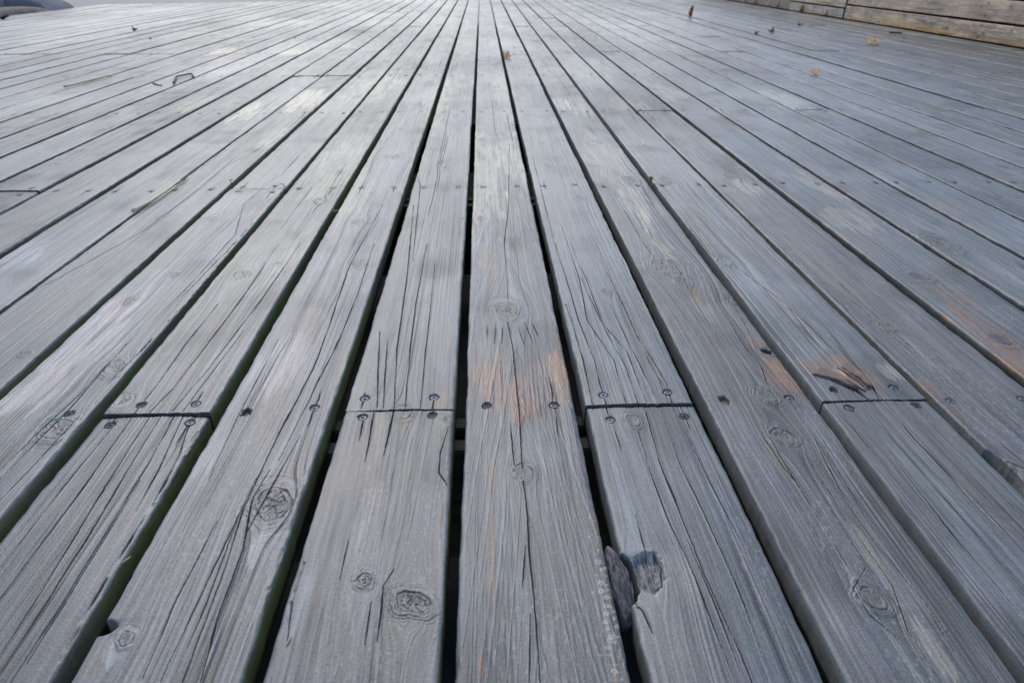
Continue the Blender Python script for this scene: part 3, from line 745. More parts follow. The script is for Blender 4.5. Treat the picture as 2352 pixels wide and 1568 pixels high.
for i in range(-32, 23):
    gl = gap[i - 1] if i > -32 else gap[-32] - 0.985
    gr = gap[i]
    if i == -32: gl = gap[-32] - 0.985
    rnd = random.Random(1000 + i)
    if i in EDGE: ul, ur = EDGE[i]
    else: ul, ur = gl + .046 + rnd.uniform(-.008, .008), gr - .046 + rnd.uniform(-.008, .008)
    if i == 3: ul, ur = 2.883 - UOFF, 3.785 - UOFF
    if i == 4: ul = 3.875 - UOFF
    ul -= .002; ur += .002
    uc = (ul + ur) / 2
    w = (ur - ul) * PITCH
    js = JOINTS.get(i)
    if js is None:
        j0 = 3 + rnd.choice([0, 1, 2, 3, 4, 2, 4])
        j0 = max(j0, 5)
        js = [j0] + ([j0 + 5] if j0 + 5 < 10 else [])
    Y_FAR = min(10.2, 8.45 + 0.29 * (uc * PITCH + 4.1))
    ends = [Y_NEAR] + [ROWY[j] for j in js if ROWY[j] < Y_FAR - .3] + [Y_FAR]
    yvis = (0.2112 if uc < 0 else 0.1873) * max(0, abs(uc) - .5) - .2366
    for s in range(len(ends) - 1):
        hg = lambda yy_: 0.0020 if yy_ < 1 else (0.0028 if yy_ < 2.6 else 0.0014)
        ya, yb = ends[s] + (hg(ends[s]) if s else 0), ends[s + 1] - (hg(ends[s + 1]) if s < len(ends) - 2 else 0)
        seed = (i + 40) * 7 + s
        rnd = random.Random(seed)
        yn = max(ya, yvis, 0.22)
        dx = max(0.00036, 0.46 / lat_px(yn))
        dx = min(dx, 0.006)
        # rows
        ys = [ya]
        y = ya
        while y < yb:
            yy = max(y, yvis - 0.25, 0.20)
            st = (yy + .237) ** 2 / 380 * 0.66
            st = min(max(st, 0.0007), 0.08)
            if y < 0.15: st = max(st, 0.02)
            elif y < yvis - 0.25: st = max(st, 0.015)
            y += st; ys.append(y)
        ys[-1] = yb
        if ys[-1] - ys[-2] < 0.0002: ys.pop(-2)
        ys = np.array(ys)
        x0 = ul * PITCH
        tone = rnd.uniform(-1.3, 1.3)
        b0 = 0.158 * (1 + 0.12 * tone)
        hue = rnd.uniform(-1, 1)
        P = dict(base=(b0 * (0.935 + 0.035 * hue), b0 * 1.01, b0 * (1.04 - 0.03 * hue)),
                 pale=(0.31, 0.30, 0.28) if rnd.random() < .45 else (0.29, 0.30, 0.31),
                 ac=rnd.uniform(-0.2, 1.2) * w, d=rnd.choice([0.004, 0.010, 0.03]), taper=rnd.uniform(0.006, 0.016), sp=rnd.uniform(0.0032, 0.006),
                 gc=rnd.uniform(0.12, 0.26), rel=rnd.uniform(0.7, 1.3), chk=rnd.uniform(0.0, 0.35), dx=dx, skew=-0.0062,
                 cup=rnd.uniform(-0.0022, 0.0010), dz=rnd.uniform(-0.0018, 0.0018), bow=rnd.uniform(-0.0006, 0.0006),
                 knots=[], patches=[], marks=[], seats=[], bites=[], cracks=[], poly=[])
        if i == 0: P.update(ac=0.50 * w, d=0.003, taper=0.105, sp=0.0105, gc=0.42, chk=-0.1, cup=0.0, rel=1.3, rw=0.20, rf=0.6, rc=12, base=(0.150, 0.163, 0.170))
        if i == -1 and s == 0: P.update(ac=0.40 * w, d=0.004, taper=-0.06, sp=0.0075, chk=-0.1, gc=0.18, rw=0.25, rc=14)
        if i == -1 and s == 1: P.update(ac=-0.4 * w, d=0.01, sp=0.0030, chk=0.15, gc=0.10)
        if i == 1: P.update(chk=0.12 if s else -0.05, sp=0.004, gc=0.06, ac=-0.5 * w)
        if i == -2: P.update(ac=-0.3 * w, chk=0.25, gc=0.13, base=(0.16, 0.17, 0.18))
        if i == 2: P.update(ac=0.1 * w, chk=0.05, gc=0.08)
        if i == -3 and s == 0: P.update(chk=0.5, ac=-1.0 * w, sp=0.003)
        if i in (3, 4): P.update(chk=0.42, ac=-1.0 * w, sp=0.003)
        xl, xr = x0, x0 + w
        for (kx, ky, r, st, asp) in KN:
            if xl - r * .5 < kx < xr + r * .5 and ya - .02 < ky < yb + .02: P['knots'].append((kx - x0, ky, r, st, asp))
        if abs(uc) > 3.5 or ya > 2.2 or yb > 2.4:
            # unlisted knots of the farther lengths
            yk = max(ya, 2.4 if abs(uc) < 6 else (1.5 if abs(uc) < 9 else 0.5), yvis)
            while yk < yb:
                yk += rnd.expovariate(1 / 0.26) + 0.08
                if yk < yb - .05: P['knots'].append((rnd.uniform(.15, .85) * w, yk, rnd.uniform(0.004, 0.015), rnd.choice(['dark', 'dark', 'ring', 'dark']), rnd.uniform(.8, 1.5)))
        for (px, py, ha, hy, c, st) in PAT:
            if xl - ha * .3 < px < xr + ha * .3 and ya - hy < py < yb + hy: P['patches'].append((px - x0, py, ha, hy, c, st))
        if ya < 4:
            for (mx, my, r, k) in MK:
                if xl < mx < xr and ya < my < yb: P['marks'].append((mx - x0, my, r, k))
        for (wd, pts) in CRK:
            mx = pts[:, 0].mean(); my = pts[:, 1].mean()
            if xl < mx < xr and pts[:, 1].max() > ya and pts[:, 1].min() < yb: P['poly'].append((wd, pts))
        # screws
        scr = []
        for j, yj in ROWY.items():
            if not (ya - 0.03 < yj < yb + 0.03): continue
            if yj > Y_FAR - 0.02: continue
            if j == 0 and abs(uc) > 3: continue
            isA = abs(yj - ya) < 0.012; isB = abs(yj - yb) < 0.012
            off = 0.022 if isA else (-0.020 if isB else 0.0)
            if j == 1 and -4.2 < uc < 4.0:
                for (sx, sy) in S1:
                    ps = sy + 0.0062 * sx
                    if xl < sx < xr and ya < ps < yb: scr.append((sx, sy, j))
            else:
                for fx in (0.17, 0.80):
                    sx = x0 + (fx + rnd.uniform(-.05, .05)) * w
                    scr.append((sx, yj - 0.0062 * sx + off + rnd.uniform(-.005, .005), j))
        for (sx, sy, j) in scr:
            P['seats'].append((sx - x0, sy, 0.0047 if j < 2 else (0.0058 if j < 4 else 0.0075), False))
            if j <= 1 or (j == 2 and rnd.random() < .35):
                L = rnd.uniform(0.02, 0.06)
                if rnd.random() < .6: P['poly'].append((1.3, np.array([(sx, sy - 0.003), (sx + rnd.uniform(-.001, .001), sy - L * rnd.random()), (sx, sy - L)])))
                if rnd.random() < .6: P['poly'].append((1.3, np.array([(sx, sy + 0.003), (sx + rnd.uniform(-.001, .001), sy + L * .5), (sx, sy + L)])))
        for (hx, hy_, r) in HL:
            if xl < hx < xr and ya < hy_ < yb: P['seats'].append((hx - x0, hy_, r * 1.15, True))
        # generated cracks
        traced = (-4.2 < uc < 4.6)
        nck = 2 if traced else rnd.choice([1, 2, 3, 4])
        for k in range(nck * max(1, int((yb - max(ya, 0)) / 1.3))):
            y0 = rnd.uniform(max(ya, 0.2), yb); L = rnd.uniform(0.15, 0.8)
            if traced and y0 < 1.1: continue
            P['cracks'].append((rnd.uniform(.1, .9) * w, y0, y0 + L, rnd.uniform(0.0004, 0.0009), 0))
        # the bites in the edges
        if i == -2 and s == 0:
            bx, by = G(262, 1440); P['bites'].append((-1, by, 0.0075, 0.012))
        if i == 1 and s == 0:
            bx, by = G(1450, 1322); P['bites'].append((-1, by, 0.026, 0.0105))
            bx, by = G(1482, 1310); P['bowl'] = (bx - x0, by, 0.0175, 0.021, 0.0075)
            P['gside'] = (0.26, 0.265, 0.26)
        if i == 4:
            bx, by = G(2300, 1070); P['bites'].append((-1, by, 0.03, 0.006))
        if uc > 5: P['gside'] = (0.11, 0.112, 0.11)
        if uc < -6: P['algae'] = (0.11, 0.12, 0.08)
        me = plank_mesh('deck_plank', w, ys, dx, seed, P, x0)
        me.materials.append(M_DECK)
        total_v += len(me.vertices)
        o = link('deck_plank', me)
        nseg = len(ends) - 1
        if (i, s) in HAND: lab = HAND[(i, s)]
        else:
            which = (['near', 'far'] if nseg == 2 else ['near', 'middle', 'far'])[s] if nseg > 1 else 'whole'
            if i == 0: lab = '%s length of the plank line at centre, beyond the knotted stained one' % which
            else:
                side = 'right' if i > 0 else 'left'
                lab = '%s grey plank, %s row %s of the orange-stained central plank' % (which, ORD[abs(i) - 1], side)
            if i == 22: lab = '%s grey plank running along the foot of the timber wall' % which
            if i == -32: lab = '%s grey plank at the outer left edge, along the low kerb beam' % which
        tag(o, lab, 'deck plank', 'weathered deck planks')
        for (sx, sy, j) in scr:
            hi = j <= 3
            k = 0 if rnd.random() < (0.75 if j == 1 else 0.3) else 1
            so = link('screw', (SC_HI if hi else SC_LO)[k], o)
            so.location = (sx, sy, P['dz'] + P['cup'] * .3 - 0.0006 + rnd.uniform(-.0009, .0003))
            so.rotation_euler = (R(rnd.uniform(-9, 9)), R(rnd.uniform(-7, 7)), rnd.uniform(0, 3))
            screw_n += 1
        if i == 1 and s == 0: R1OBJ = o
        if i == 3 and s == 1: R3OBJ = o
print('verts', total_v, 'screws', screw_n)

# ------------------------------------------------------------------ ground under and beyond the deck
def grid_ground():
    n = 60
    xs = np.sign(np.linspace(-1, 1, n)) * np.abs(np.linspace(-1, 1, n)) ** 3 * 600
    V = [(x, y, -0.27 + (0.03 * float(fbm(np.array([x * 2.2]), np.array([y * 2.2]), 3, 3)[0]) if abs(x) < 6 and -3 < y < 12 else 0)) for y in xs + 5 for x in xs]
    F = [(j * n + i, j * n + i + 1, (j + 1) * n + i + 1, (j + 1) * n + i) for j in range(n - 1) for i in range(n - 1)]
    me = bpy.data.meshes.new('ground'); me.from_pydata(V, [], F); me.materials.append(M_GROUND)
    tag(link('ground', me), kind='structure')


grid_ground()


def box_mesh(name, x0, x1, y0, y1, z0, z1, mat, bev=0.004, seed=0, amp=0.0, cuts=0):
    import bmesh
    bm = bmesh.new()
    bmesh.ops.create_cube(bm, size=1)
    for v in bm.verts:
        v.co = ((x0 + x1) / 2 + v.co.x * (x1 - x0), (y0 + y1) / 2 + v.co.y * (y1 - y0), (z0 + z1) / 2 + v.co.z * (z1 - z0))
    if bev: bmesh.ops.bevel(bm, geom=bm.edges[:], offset=bev, segments=2, affect='EDGES')
    if cuts:
        bmesh.ops.subdivide_edges(bm, edges=[e for e in bm.edges if abs(e.verts[0].co.y - e.verts[1].co.y) > abs(y1 - y0) * .5 or abs(e.verts[0].co.x - e.verts[1].co.x) > abs(x1 - x0) * .5 or cuts < 0], cuts=abs(cuts), use_grid_fill=True)
    if amp:
        rr = random.Random(seed)
        for v in bm.verts:
            p = v.co
            k = float(fbm(np.array([p.y * 9 + seed]), np.array([p.x * 9 + p.z * 14]), seed, 2)[0])
            v.co += Vector((k, k * .5, k)) * amp
    me = bpy.data.meshes.new(name); bm.to_mesh(me); bm.free(); me.materials.append(mat)
    return me


# joists: a pair of upright boards below each screw row
for r_, (yj, word) in enumerate(((ROWY[1], 'nearest'), (ROWY[2], 'second'), (ROWY[3], 'third'))):
    for k, (dy, w2) in enumerate(((-0.052, 'closer'), (-0.012, 'farther'))):
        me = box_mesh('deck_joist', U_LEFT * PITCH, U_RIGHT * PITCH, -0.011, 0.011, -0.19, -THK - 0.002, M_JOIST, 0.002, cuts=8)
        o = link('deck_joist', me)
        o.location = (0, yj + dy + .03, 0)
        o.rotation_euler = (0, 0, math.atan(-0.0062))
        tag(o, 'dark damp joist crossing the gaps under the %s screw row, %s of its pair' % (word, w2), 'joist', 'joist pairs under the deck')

# ------------------------------------------------------------------ timber wall at the right
XW = 2.985
wall = bpy.data.objects.new('timber_wall', None); C.objects.link(wall); wall.location = (XW, 5.5, 0)
tag(wall, 'low wall of wide tan timber planks along the right edge of the deck', 'wall')


def wall_plank(y0, y1, z0, z1, seed, warm=1.0, out=0.0, base=(0.30, 0.255, 0.215)):
    w = z1 - z0
    rnd = random.Random(seed)
    P = dict(base=base, pale=(0.42, 0.37, 0.31), ac=rnd.uniform(-.2, 1.2) * w, d=0.02, taper=0.01, sp=0.012, gc=0.16, rel=1.0, chk=0.1, dx=0.003,
             skew=0.0, cup=0, dz=0, bow=0, knots=[], patches=[], marks=[], seats=[], bites=[], cracks=[], poly=[], frost=0.2,
             algae=(0.06, 0.05, 0.04), gside=(0.14, 0.11, 0.08))
    y = y0
    while y < y1:
        y += rnd.uniform(0.15, 0.5)
        P['knots'].append((rnd.uniform(.2, .8) * w, y, rnd.uniform(.006, .011), rnd.choice(['dark', 'ring']), 1.2))
        if warm:
            P['patches'].append((rnd.uniform(0.0, .25) * w, y + .1, w * rnd.uniform(.12, .32), rnd.uniform(.15, .45), (0.50, 0.29, 0.11), .9 * warm))
            P['patches'].append((rnd.uniform(.3, .9) * w, y + .2, w * rnd.uniform(.15, .3), rnd.uniform(.04, .12), (0.38, 0.25, 0.12), .4 * warm))
            P['patches'].append((rnd.uniform(.3, 1) * w, y, w * .4, rnd.uniform(.06, .2), (0.16, 0.155, 0.16), .55))
    for yy in (y0 + .12, (y0 + y1) / 2, y1 - .12):
        for fz in (.2, .8): P['seats'].append((fz * w, yy, 0.006, False))
    ys = np.arange(y0, y1 + 0.001, 0.008)

    def place(X, Y, Z):
        # plank's across axis goes up, its face looks towards -X
        return np.stack([XW - wall_loc[0] - out - Z - THK, Y - wall_loc[1], X + z0 - wall_loc[2]], -1)
    wall_loc = (XW, 5.5, 0.0)
    me = plank_mesh('plank', w, ys, 0.004, seed, P, 0.0, flip=place)
    # the mapping mirrors the faces: turn them round
    me.flip_normals()
    me.materials.append(M_WALL)
    return link('plank', me, wall)


def W(x, y): return None


joints_w = [-0.6, 1.9, 4.02 + 2.05, 7.22]
hs = [(-0.6, 2.6, [.0, .108, .232, .36, .49]), (2.606, 6.06, [.0, .108, .232, .36, .49]), (6.085, 7.20, [.0, .080, .20, .345, .49])]
sd_ = 900
for (a0, a1, zz) in hs:
    for k in range(len(zz) - 1):
        sd_ += 3
        z0 = zz[k] + (0.004 if k == 0 else 0.004)
        base = (0.50, 0.40, 0.30) if k == 0 else (0.50, 0.405, 0.32)
        if k == 0 and a0 > 6: base = (0.36, 0.34, 0.31)
        wall_plank(a0, a1, z0, zz[k + 1] - 0.007, sd_, warm=1.0 if k == 0 else .35, out=-0.004 * (k % 2), base=base)
# farther bays: upright boards
y = 7.25
while y < 10.1:
    wd = 0.27 + 0.1 * random.Random(int(y * 100)).random()
    sd_ += 1
    bme = box_mesh('upright_board', -0.01, 0.02, y - 5.5, y + wd - 5.5 - .006, 0.002, 0.49, simple_material('bay_wood', (0.22, 0.19, 0.16), (0.37, 0.31, 0.25), 8, 0.8, stretch=(1, 3, .5)) if y < 7.3 else bpy.data.materials['bay_wood'], 0.003)
    link('upright_board', bme, wall)
    y += wd
link('capping_board', box_mesh('capping_board', -0.045, 0.40, -6.1, 3.95, 0.494, 0.53, bpy.data.materials['bay_wood'], 0.004, cuts=6), wall)
link('backing', box_mesh('backing', 0.034, 0.39, -6.1, 3.92, -0.26, 0.485, simple_material('dark_backing', (0.02, 0.018, 0.015), (0.04, 0.035, 0.03), 10, .9), 0.0), wall)

# ------------------------------------------------------------------ kerb stones at the left edge
def rock_mesh(name, pts_y, depth, zfun, seed, mat, amp=0.02, lean=0.0):
    """block whose front face follows the deck edge at x = 0, from y0 to y1"""
    import bmesh
    y0, y1 = pts_y
    nx, ny, nz = 9, 16, 7
    bm = bmesh.new()
    bmesh.ops.create_cube(bm, size=1)
    bmesh.ops.subdivide_edges(bm, edges=bm.edges[:], cuts=11, use_grid_fill=True)
    for v in bm.verts:
        tx, ty, tz = v.co.x + .5, v.co.y + .5, v.co.z + .5
        yy = y0 + ty * (y1 - y0)
        h = zfun(yy)
        # rounded top edges
        rnd_ = 1 - 0.16 * (abs(2 * tx - 1) ** 6) - 0.14 * (abs(2 * ty - 1) ** 8)
        z = -0.25 + tz * (h + 0.25) * (rnd_ if tz > .5 else 1)
        x = -tx * depth - lean * max(0, z)
        p = Vector((x, yy, z))
        k1 = float(fbm(np.array([yy * 5 + seed]), np.array([x * 5 + z * 7]), seed, 4)[0])
        k2 = float(fbm(np.array([yy * 5 + z * 6]), np.array([x * 6 + seed]), seed + 5, 4)[0])
        p += Vector((k1 if tx > .05 else min(0, k1), k2 * (1 if 0.02 < ty < .98 else .4), k1 * (1 if tz > .8 else 0))) * amp
        v.co = p
    for f in bm.faces: f.smooth = True
    me = bpy.data.meshes.new(name); bm.to_mesh(me); bm.free(); me.materials.append(mat)
    return me


XL = -4.12
M_SLAB = simple_material('brown_grey_slab', (0.11, 0.10, 0.095), (0.20, 0.18, 0.17), 9, .85, bump=.4)
M_ROCKB = simple_material('blue_grey_stone', (0.17, 0.175, 0.20), (0.27, 0.28, 0.32), 5, .8, bump=.5)
for (nm, yy, dep, zf, mat, lab, am, ox, ln) in (
        ('kerb_slab', (4.3, 7.40), .34, lambda y: 0.035 + 0.04 * max(0, (y - 6.5)), M_SLAB, 'low brown-grey stone slab lying along the left deck edge', .008, 0, 0),
        ('edging_stone', (7.36, 7.86), .9, lambda y: 0.16, M_ROCKB, 'smooth blue-grey stone block at the far left edge, end of the kerb', .02, 0, .8),
        ('edging_stone', (6.98, 8.0), .8, lambda y: 0.24, M_ROCK, 'large grey stone behind the brown slab, right of the dark crack', .03, -.36, .2),
        ('edging_stone', (5.6, 6.92), .8, lambda y: 0.22, M_ROCK, 'grey stone in the top left corner, left of the dark crack', .03, -.38, .2)):
    o = link(nm, rock_mesh(nm, yy, dep, zf, int(yy[0] * 10), mat, am, ln)); o.location = (XL + ox, 0, 0)
    tag(o, lab, 'kerb' if nm == 'kerb_slab' else 'stone', None if nm == 'kerb_slab' else 'stones beside the deck')

# ------------------------------------------------------------------ broken knot standing in the gap beside the central plank
def chunk():
    import bmesh
    bm = bmesh.new()
    bmesh.ops.create_icosphere(bm, subdivisions=5, radius=1)
    xa, ya = G(1397, 1248); xb, yb = G(1415, 1400)
    xc, yc = G(1428, 1322)
    hx = px2m(1421, 1322, 33); hy = (ya - yb) / 2 * 1.08
    out = []
    for v in bm.verts:
        p = v.co.copy()
        # teardrop with a pointed far end, flat on the left, deep
        t = p.y
        wdt = (1 - 0.55 * max(0, t) ** 1.2) * (1 - .1 * max(0, -t))
        x = p.x * wdt
        if x < -.55: x = -.55 + (x + .55) * .25
        x -= 0.22 * max(0, t) ** 2
        gro = 0.13 * abs(math.sin(9 * (p.y * .5 + p.x * .9) + 2.2 * p.z + 2 * p.x * p.y)) * max(0, p.z) + 0.03 * math.sin(60 * (p.y * .5 + p.x * .9)) * max(0, p.z) + 0.16 * float(fbm(np.array([p.x * 5]), np.array([p.y * 4 + p.z * 2]), 77, 3)[0])
        z = p.z * (0.5 if p.z > 0 else 1.0)
        v.co = Vector((x * hx, t * hy, 0))
        v.co.z = (z + gro) * 0.020 - 0.0125 + 0.005 * t
        v.co.x += -0.004 * max(0, -p.z)
    for f in bm.faces: f.smooth = True
    me = bpy.data.meshes.new('broken_knot'); bm.to_mesh(me); bm.free(); me.materials.append(M_CHUNK)
    o = link('broken_knot', me, R1OBJ); o.location = (xc, yc, 0)
    o.rotation_euler = (0, R(10), R(4))
    o['label'] = 'dark broken-out knot hanging in the gap'


chunk()

# ------------------------------------------------------------------ leaves, straws and twigs
def leaf_mesh(size, lobes, seed, curl, mat, fold=0.0, stem=True):
    """dry leaf: lobed blade with veins ridged, curled, 0.4 mm thick, with a stalk"""
    rnd = random.Random(seed)
    nth, nr = 72, 9
    V = []; F = []
    for side in (0, 1):
        for k in range(nr + 1):
            q = k / nr
            for s in range(nth):
                th = 2 * math.pi * s / nth
                if lobes:
                    # pointed lobes like a maple's
                    a = abs(((th / (2 * math.pi) * lobes) % 1) - .5) * 2
                    rad = 0.42 + 0.58 * a ** 1.6 + 0.07 * math.sin(th * lobes * 3 + seed)
                    back = 0.5 + 0.5 * math.cos(th)      # th = pi is the stalk side
                    rad *= 0.62 + 0.38 * back
                else:
                    rad = 0.40 / math.sqrt((math.cos(th) * .40) ** 2 + math.sin(th) ** 2) * (1 - .12 * math.cos(th * 2))
                    rad = min(rad, 1)
                rad *= 1 + 0.05 * math.sin(th * 9 + seed)
                x = q * rad * math.cos(th); y = q * rad * math.sin(th)
                z = curl * (x * x * .9 + y * y * 1.1) + 0.10 * math.sin(3 * th + seed) * q * q + 0.05 * math.cos((lobes or 6) * th * 2) * q
                z += fold * abs(y)
                z += 0.07 * math.sin(5 * x + seed) * math.cos(4 * y)
                V.append((x * size, y * size, z * size - side * 0.0005))
    n1 = (nr + 1) * nth
    for side in (0, 1):
        o_ = side * n1
        for k in range(nr):
            for s in range(nth):
                t = (s + 1) % nth
                f = (o_ + k * nth + s, o_ + (k + 1) * nth + s, o_ + (k + 1) * nth + t, o_ + k * nth + t)
                F.append(f if side == 0 else f[::-1])
    for s in range(nth):
        t = (s + 1) % nth
        F.append((nr * nth + s, n1 + nr * nth + s, n1 + nr * nth + t, nr * nth + t))
    me = bpy.data.meshes.new('dead_leaf'); me.from_pydata(V, [], F); me.materials.append(mat)
    me.polygons.foreach_set('use_smooth', [True] * len(F))
    return me


def tube(name, pts, radii, mat, parent=None, seg=8, jitter=0.0, seed=0, sub=4):
    rnd = random.Random(seed)
    P_ = [Vector(p) for p in pts]
    Q = []; RR = []
    for i in range(len(P_) - 1):
        for k in range(sub):
            t = k / sub
            Q.append(P_[i].lerp(P_[i + 1], t)); RR.append(radii[i] * (1 - t) + radii[i + 1] * t)
    Q.append(P_[-1]); RR.append(radii[-1])
    V = []; F = []
    for i, p in enumerate(Q):
        d = (Q[min(i + 1, len(Q) - 1)] - Q[max(i - 1, 0)]).normalized()
        up = Vector((0, 0, 1)) if abs(d.z) < .9 else Vector((1, 0, 0))
        a = d.cross(up).normalized(); b = a.cross(d)
        j = Vector((rnd.uniform(-1, 1), rnd.uniform(-1, 1), rnd.uniform(-.3, .3))) * jitter
        for s in range(seg):
            th = 2 * math.pi * s / seg
            r = RR[i] * (1 + .12 * rnd.uniform(-1, 1))
            V.append(p + j + a * (r * math.cos(th)) + b * (r * math.sin(th)))
    for i in range(len(Q) - 1):
        for s in range(seg):
            t = (s + 1) % seg
            F.append((i * seg + s, i * seg + t, (i + 1) * seg + t, (i + 1) * seg + s))
    F.append(tuple(reversed(range(seg)))); F.append(tuple((len(Q) - 1) * seg + s for s in range(seg)))
    me = bpy.data.meshes.new(name); me.from_pydata([tuple(v) for v in V], [], F); me.materials.append(mat)
    me.polygons.foreach_set('use_smooth', [True] * len(F))
    return link(name, me, parent)


LEAVES = [
    # x, y (picture), half width px, lobes, curl, fold, material, (rx, ry, rz) deg, label
    (2005, 104, 21, 5, .35, .1, M_LEAF, (24, -6, 160), 'large pale tan lobed leaf lying on the right side of the deck'),
    (1877, 172, 12, 3, .9, .5, M_LEAF, (50, 0, 200), 'curled tan leaf caught on a gap, nearer than the big pale leaf'),
    (1590, 40, 11, 0, .4, .9, M_LEAFB, (6, -78, 20), 'narrow brown leaf standing upright on the deck near the top'),
    (1773, 76, 10, 3, .8, .3, M_LEAFB, (40, 10, 150), 'reddish brown curled leaf left of the big pale leaf'),
    (1733, 80, 7, 3, 1.1, .2, M_LEAFB, (60, 10, 60), 'tiny brown leaf scrap just left of the reddish brown leaf'),
    (1834, 61, 7, 3, .9, .3, M_LEAFB, (45, 0, 20), 'small brown leaf scrap between the reddish leaf and the timber wall'),
    (1903, 38, 10, 5, .9, .5, M_LEAF, (70, 10, 100), 'cream leaf standing against the foot of the timber wall'),
    (1856, 29, 13, 5, .9, .4, M_LEAFB, (64, 20, 80), 'ochre crumpled leaf at the wall foot, left of the cream leaf'),
    (1796, 20, 8, 3, .9, .4, M_LEAFB, (60, 0, 120), 'small brown leaf at the wall foot, left of the dark upright joint'),
    (1809, 16, 7, 5, .9, .4, M_LEAF, (70, 0, 100), 'small pinkish leaf touching the wall just left of the dark upright joint'),
    (1777, 11, 8, 3, .9, .4, M_LEAFB, (70, 0, 90), 'brown leaf leaning on the second upright board of the far wall'),
    (1747, 7, 8, 5, .9, .4, M_LEAF, (70, 0, 110), 'pale leaf at the far wall foot, second from the top edge of the picture'),
    (1160, 136, 17, 3, 1.0, .5, M_LEAF, (30, 10, 80), 'pale crumpled leaf stuck in the gap right of the central plank'),
    (308, 71, 6, 3, .9, .9, M_LEAFD, (50, 0, 40), 'small dark leaf standing alone on the far left of the deck'),
    (345, 92, 4, 3, .9, .4, M_LEAFB, (40, 0, 70), 'tiny rust red leaf right of the small dark leaf'),
    (62, 30, 9, 5, .6, .3, M_LEAFB, (50, 0, -60), 'reddish leaf leaning on the brown slab at the far left'),
    (8, 45, 14, 0, .5, .3, M_LEAFD, (10, 0, 10), 'dark leaf lying beside the slab in the top left corner'),
    (2215, 67, 5, 3, .7, .3, M_LEAFB, (40, 0, 50), 'tiny brown leaf at the wall foot above the flat wood chip'),
    (1492, 421, 9, 0, .3, 2.2, M_LEAFB, (10, 60, 75), 'small curled brown leaf stuck on edge in a gap by the second screw row'),
    (768, 487, 8, 0, .3, .3, M_LEAFB, (8, 0, 20), 'rounded brown leaf scrap lodged in a gap left of centre'),
    (2302, 51, 4, 3, .7, .3, M_LEAFB, (40, 0, 50), None),
]
for k, (x, y, r, lob, curl, fold, mat, rot, lab) in enumerate(LEAVES):
    if lab is None: continue
    X, Y = G(x, y)
    size = px2m(x, y, r) * (1.25 if r > 5 else 1.0)
    me = leaf_mesh(size, lob, k * 3 + 1, curl, mat, fold)
    X = min(X, XW - 0.035 - size * .25)
    o = link('dead_leaf', me)
    rot3 = Euler((R(rot[0]), R(rot[1]), R(rot[2])))
    Mx = rot3.to_matrix()
    zmin = min((Mx @ v.co).z for v in me.vertices)
    lodged = k in (18,)
    o.location = (X, Y, -zmin + 0.0008 - (0.35 * size if lodged and k != 19 else 0))
    o.rotation_euler = rot3
    tag(o, lab, 'leaf', 'dry leaves on the deck')
    if lob and size > 0.012:
        st = tube('leaf_stalk', [(-size * .02, 0, 0.0006), (-size * .6, 0, curl * size * .3 + .0006), (-size * 1.15, size * .1, size * .55)], [.0009, .0008, .0006], mat, o, 6)


def straw(pts, r0, r1, mat, name, lab, cat, lift=0.0):
    P3 = []
    for i, p in enumerate(pts):
        X, Y = G(p[0], p[1])
        P3.append((X, Y, (p[2] if len(p) > 2 else 0) + max(r0, r1) + lift))
    n = len(P3)
    rad = [r0 + (r1 - r0) * i / (n - 1) for i in range(n)]
    o = P3[0]
    loc = Vector(o)
    ob = tube(name, [tuple(Vector(p) - loc) for p in P3], rad, mat, None, 8, 0.0002, len(lab))
    ob.location = loc
    tag(ob, lab, cat)
    return ob


cane = straw([(307, 491), (348, 468), (378, 448), (402, 430), (414, 421)], .0036, .0024, M_STRAW, 'reed_stem', 'pale dry reed stem lying along a gap, left of the second screw row', 'reed stem', .0025)
loc = cane.location
for pts in ([(412, 422), (432, 411)], [(410, 424), (434, 413)], [(404, 430), (428, 418)]):
    P3 = [tuple(Vector((*G(*p), 0.005 - 0.002 * i)) - Vector(loc)) for i, p in enumerate(pts)]
    tube('frayed_sheath', P3, [.0011, .0005], M_TWIG, cane, 6)
straw([(149, 204), (195, 192), (220, 186), (257, 176)], .0046, .0038, M_STRAW, 'reed_stem', 'pale straw lying along a gap at the far left', 'reed stem', .003)
tw = straw([(399, 196, .004), (406, 180.5, .004), (441, 173.5, .004), (446, 181, .002)], .0034, .003, M_TWIG, 'bent_twig', 'thin grey twig bent into a hook, right of the pale straw', 'twig')
straw([(352, 193), (362, 197), (373, 198)], .003, .0014, M_TWIG, 'short_twig', 'short greenish twig between the straw and the bent twig', 'twig')
straw([(655, 432, .001), (651, 428, .004), (644, 427, .003)], .0010, .0006, M_TWIG, 'curved_stalk', 'tiny curved stalk at the right end of the second row joint', 'stalk')
straw([(533, 425, .001), (529, 421, .006), (535, 419, .005)], .0010, .0008, M_TWIG, 'curved_stalk', 'tiny looped stalk on the gap left of the second row joint', 'stalk')
straw([(1638, 66, .0), (1637, 60, .03)], .0016, .001, M_LEAFB, 'upright_stalk', 'short stalk poking up from a gap right of the upright brown leaf', 'stalk')
straw([(2076, 91, .0), (2075, 84, .02)], .0022, .0014, M_TWIG, 'upright_stalk', 'short dark stalk poking up just below the flat wood chip', 'stalk')
X, Y = G(2055, 79)
o = link('wood_chip', box_mesh('wood_chip', -.042, .042, -.012, .012, 0, .012, simple_material('chip_wood', (.16, .12, .09), (.30, .23, .18), 40, .8), .004, 3, .004, cuts=4))
o.location = (X, Y, 0.001); o.rotation_euler = (0, 0, R(-6))
tag(o, 'flat brown wood chip lying near the timber wall above the big pale leaf', 'wood chip')
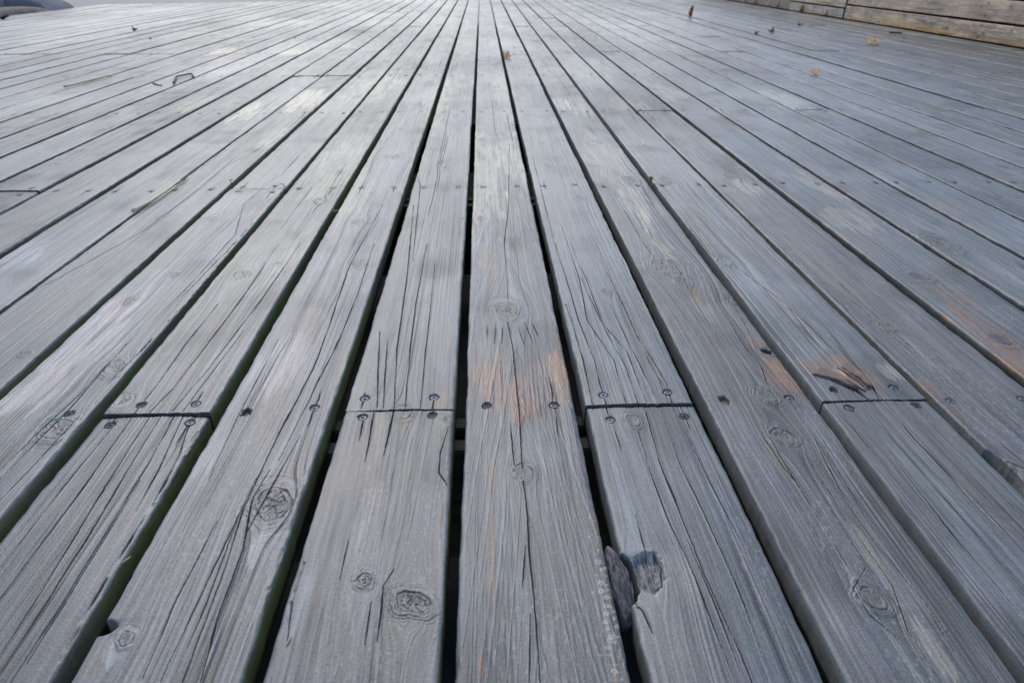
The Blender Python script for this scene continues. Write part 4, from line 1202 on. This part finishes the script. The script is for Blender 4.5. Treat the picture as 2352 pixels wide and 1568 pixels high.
# small husks
for k, (x, y, a, lab) in enumerate(((663, 1474, 80, 'tiny yellowish husk at the end of a crack on the knotted plank left of centre'),
                                    (290, 1288, 60, 'tiny yellow-green husk beside the gap at lower left'))):
    X, Y = G(x, y)
    d = Vector((math.cos(R(a)), math.sin(R(a)), 0)) * 0.0038
    o = tube('seed_husk', [tuple(-d), tuple(-d * .3), tuple(d * .4), tuple(d * 1.3)], [.0003, .0007, .0008, .0002], M_SEED)
    o.location = (X, Y, .0011); tag(o, lab, 'husk')


# raised splinters at the broken end right of the centre
def splinter(outline, lift, seed):
    import bmesh
    ring = [G(x, y) for x, y in outline]
    cx = sum(p[0] for p in ring) / len(ring); cy = sum(p[1] for p in ring) / len(ring)
    bm = bmesh.new()
    rnd = random.Random(seed)
    n = len(ring)
    R_ = []
    for i in range(n):
        a, b = ring[i], ring[(i + 1) % n]
        for k in range(6):
            t = k / 6
            R_.append((a[0] * (1 - t) + b[0] * t + rnd.uniform(-.0004, .0004), a[1] * (1 - t) + b[1] * t + rnd.uniform(-.0004, .0004)))
    y0 = min(p[1] for p in R_); y1 = max(p[1] for p in R_)
    rows = []
    for q, dz in ((1.0, -0.0014), (0.94, 0.0), (0.6, 0.0005), (0.25, 0.0006)):
        rows.append([bm.verts.new((cx + (p[0] - cx) * q - cx, cy + (p[1] - cy) * q - cy, lift * (1 - (p[1] - y0) / (y1 - y0)) + dz + 0.0010)) for p in R_])
    m = len(R_)
    for a, b in zip(rows, rows[1:]):
        for i in range(m):
            bm.faces.new((a[i], a[(i + 1) % m], b[(i + 1) % m], b[i]))
    bm.faces.new(rows[-1])
    under = [bm.verts.new((v.co.x, v.co.y, v.co.z - 0.0012)) for v in rows[0]]
    for i in range(m): bm.faces.new((under[i], under[(i + 1) % m], rows[0][(i + 1) % m], rows[0][i]))
    bm.faces.new(list(reversed(under)))
    bmesh.ops.recalc_face_normals(bm, faces=bm.faces[:])
    me = bpy.data.meshes.new('splinter'); bm.to_mesh(me); bm.free()
    me.materials.append(M_SPL)
    o = link('splinter', me, R3OBJ); o.location = (cx, cy, 0)


M_SPL = simple_material('splinter_wood', (0.10, 0.085, 0.09), (0.25, 0.16, 0.11), 70, 0.65, bump=.5, stretch=(6, .5, 1))
splinter([(1868, 860), (1890, 866), (1922, 876), (1952, 892), (1972, 899), (1988, 908), (1968, 893), (1935, 866), (1905, 850), (1880, 842)], .0050, 1)
splinter([(1930, 843), (1950, 858), (1972, 872), (1990, 892), (2003, 893), (1990, 872), (1968, 848), (1945, 832)], .0045, 2)
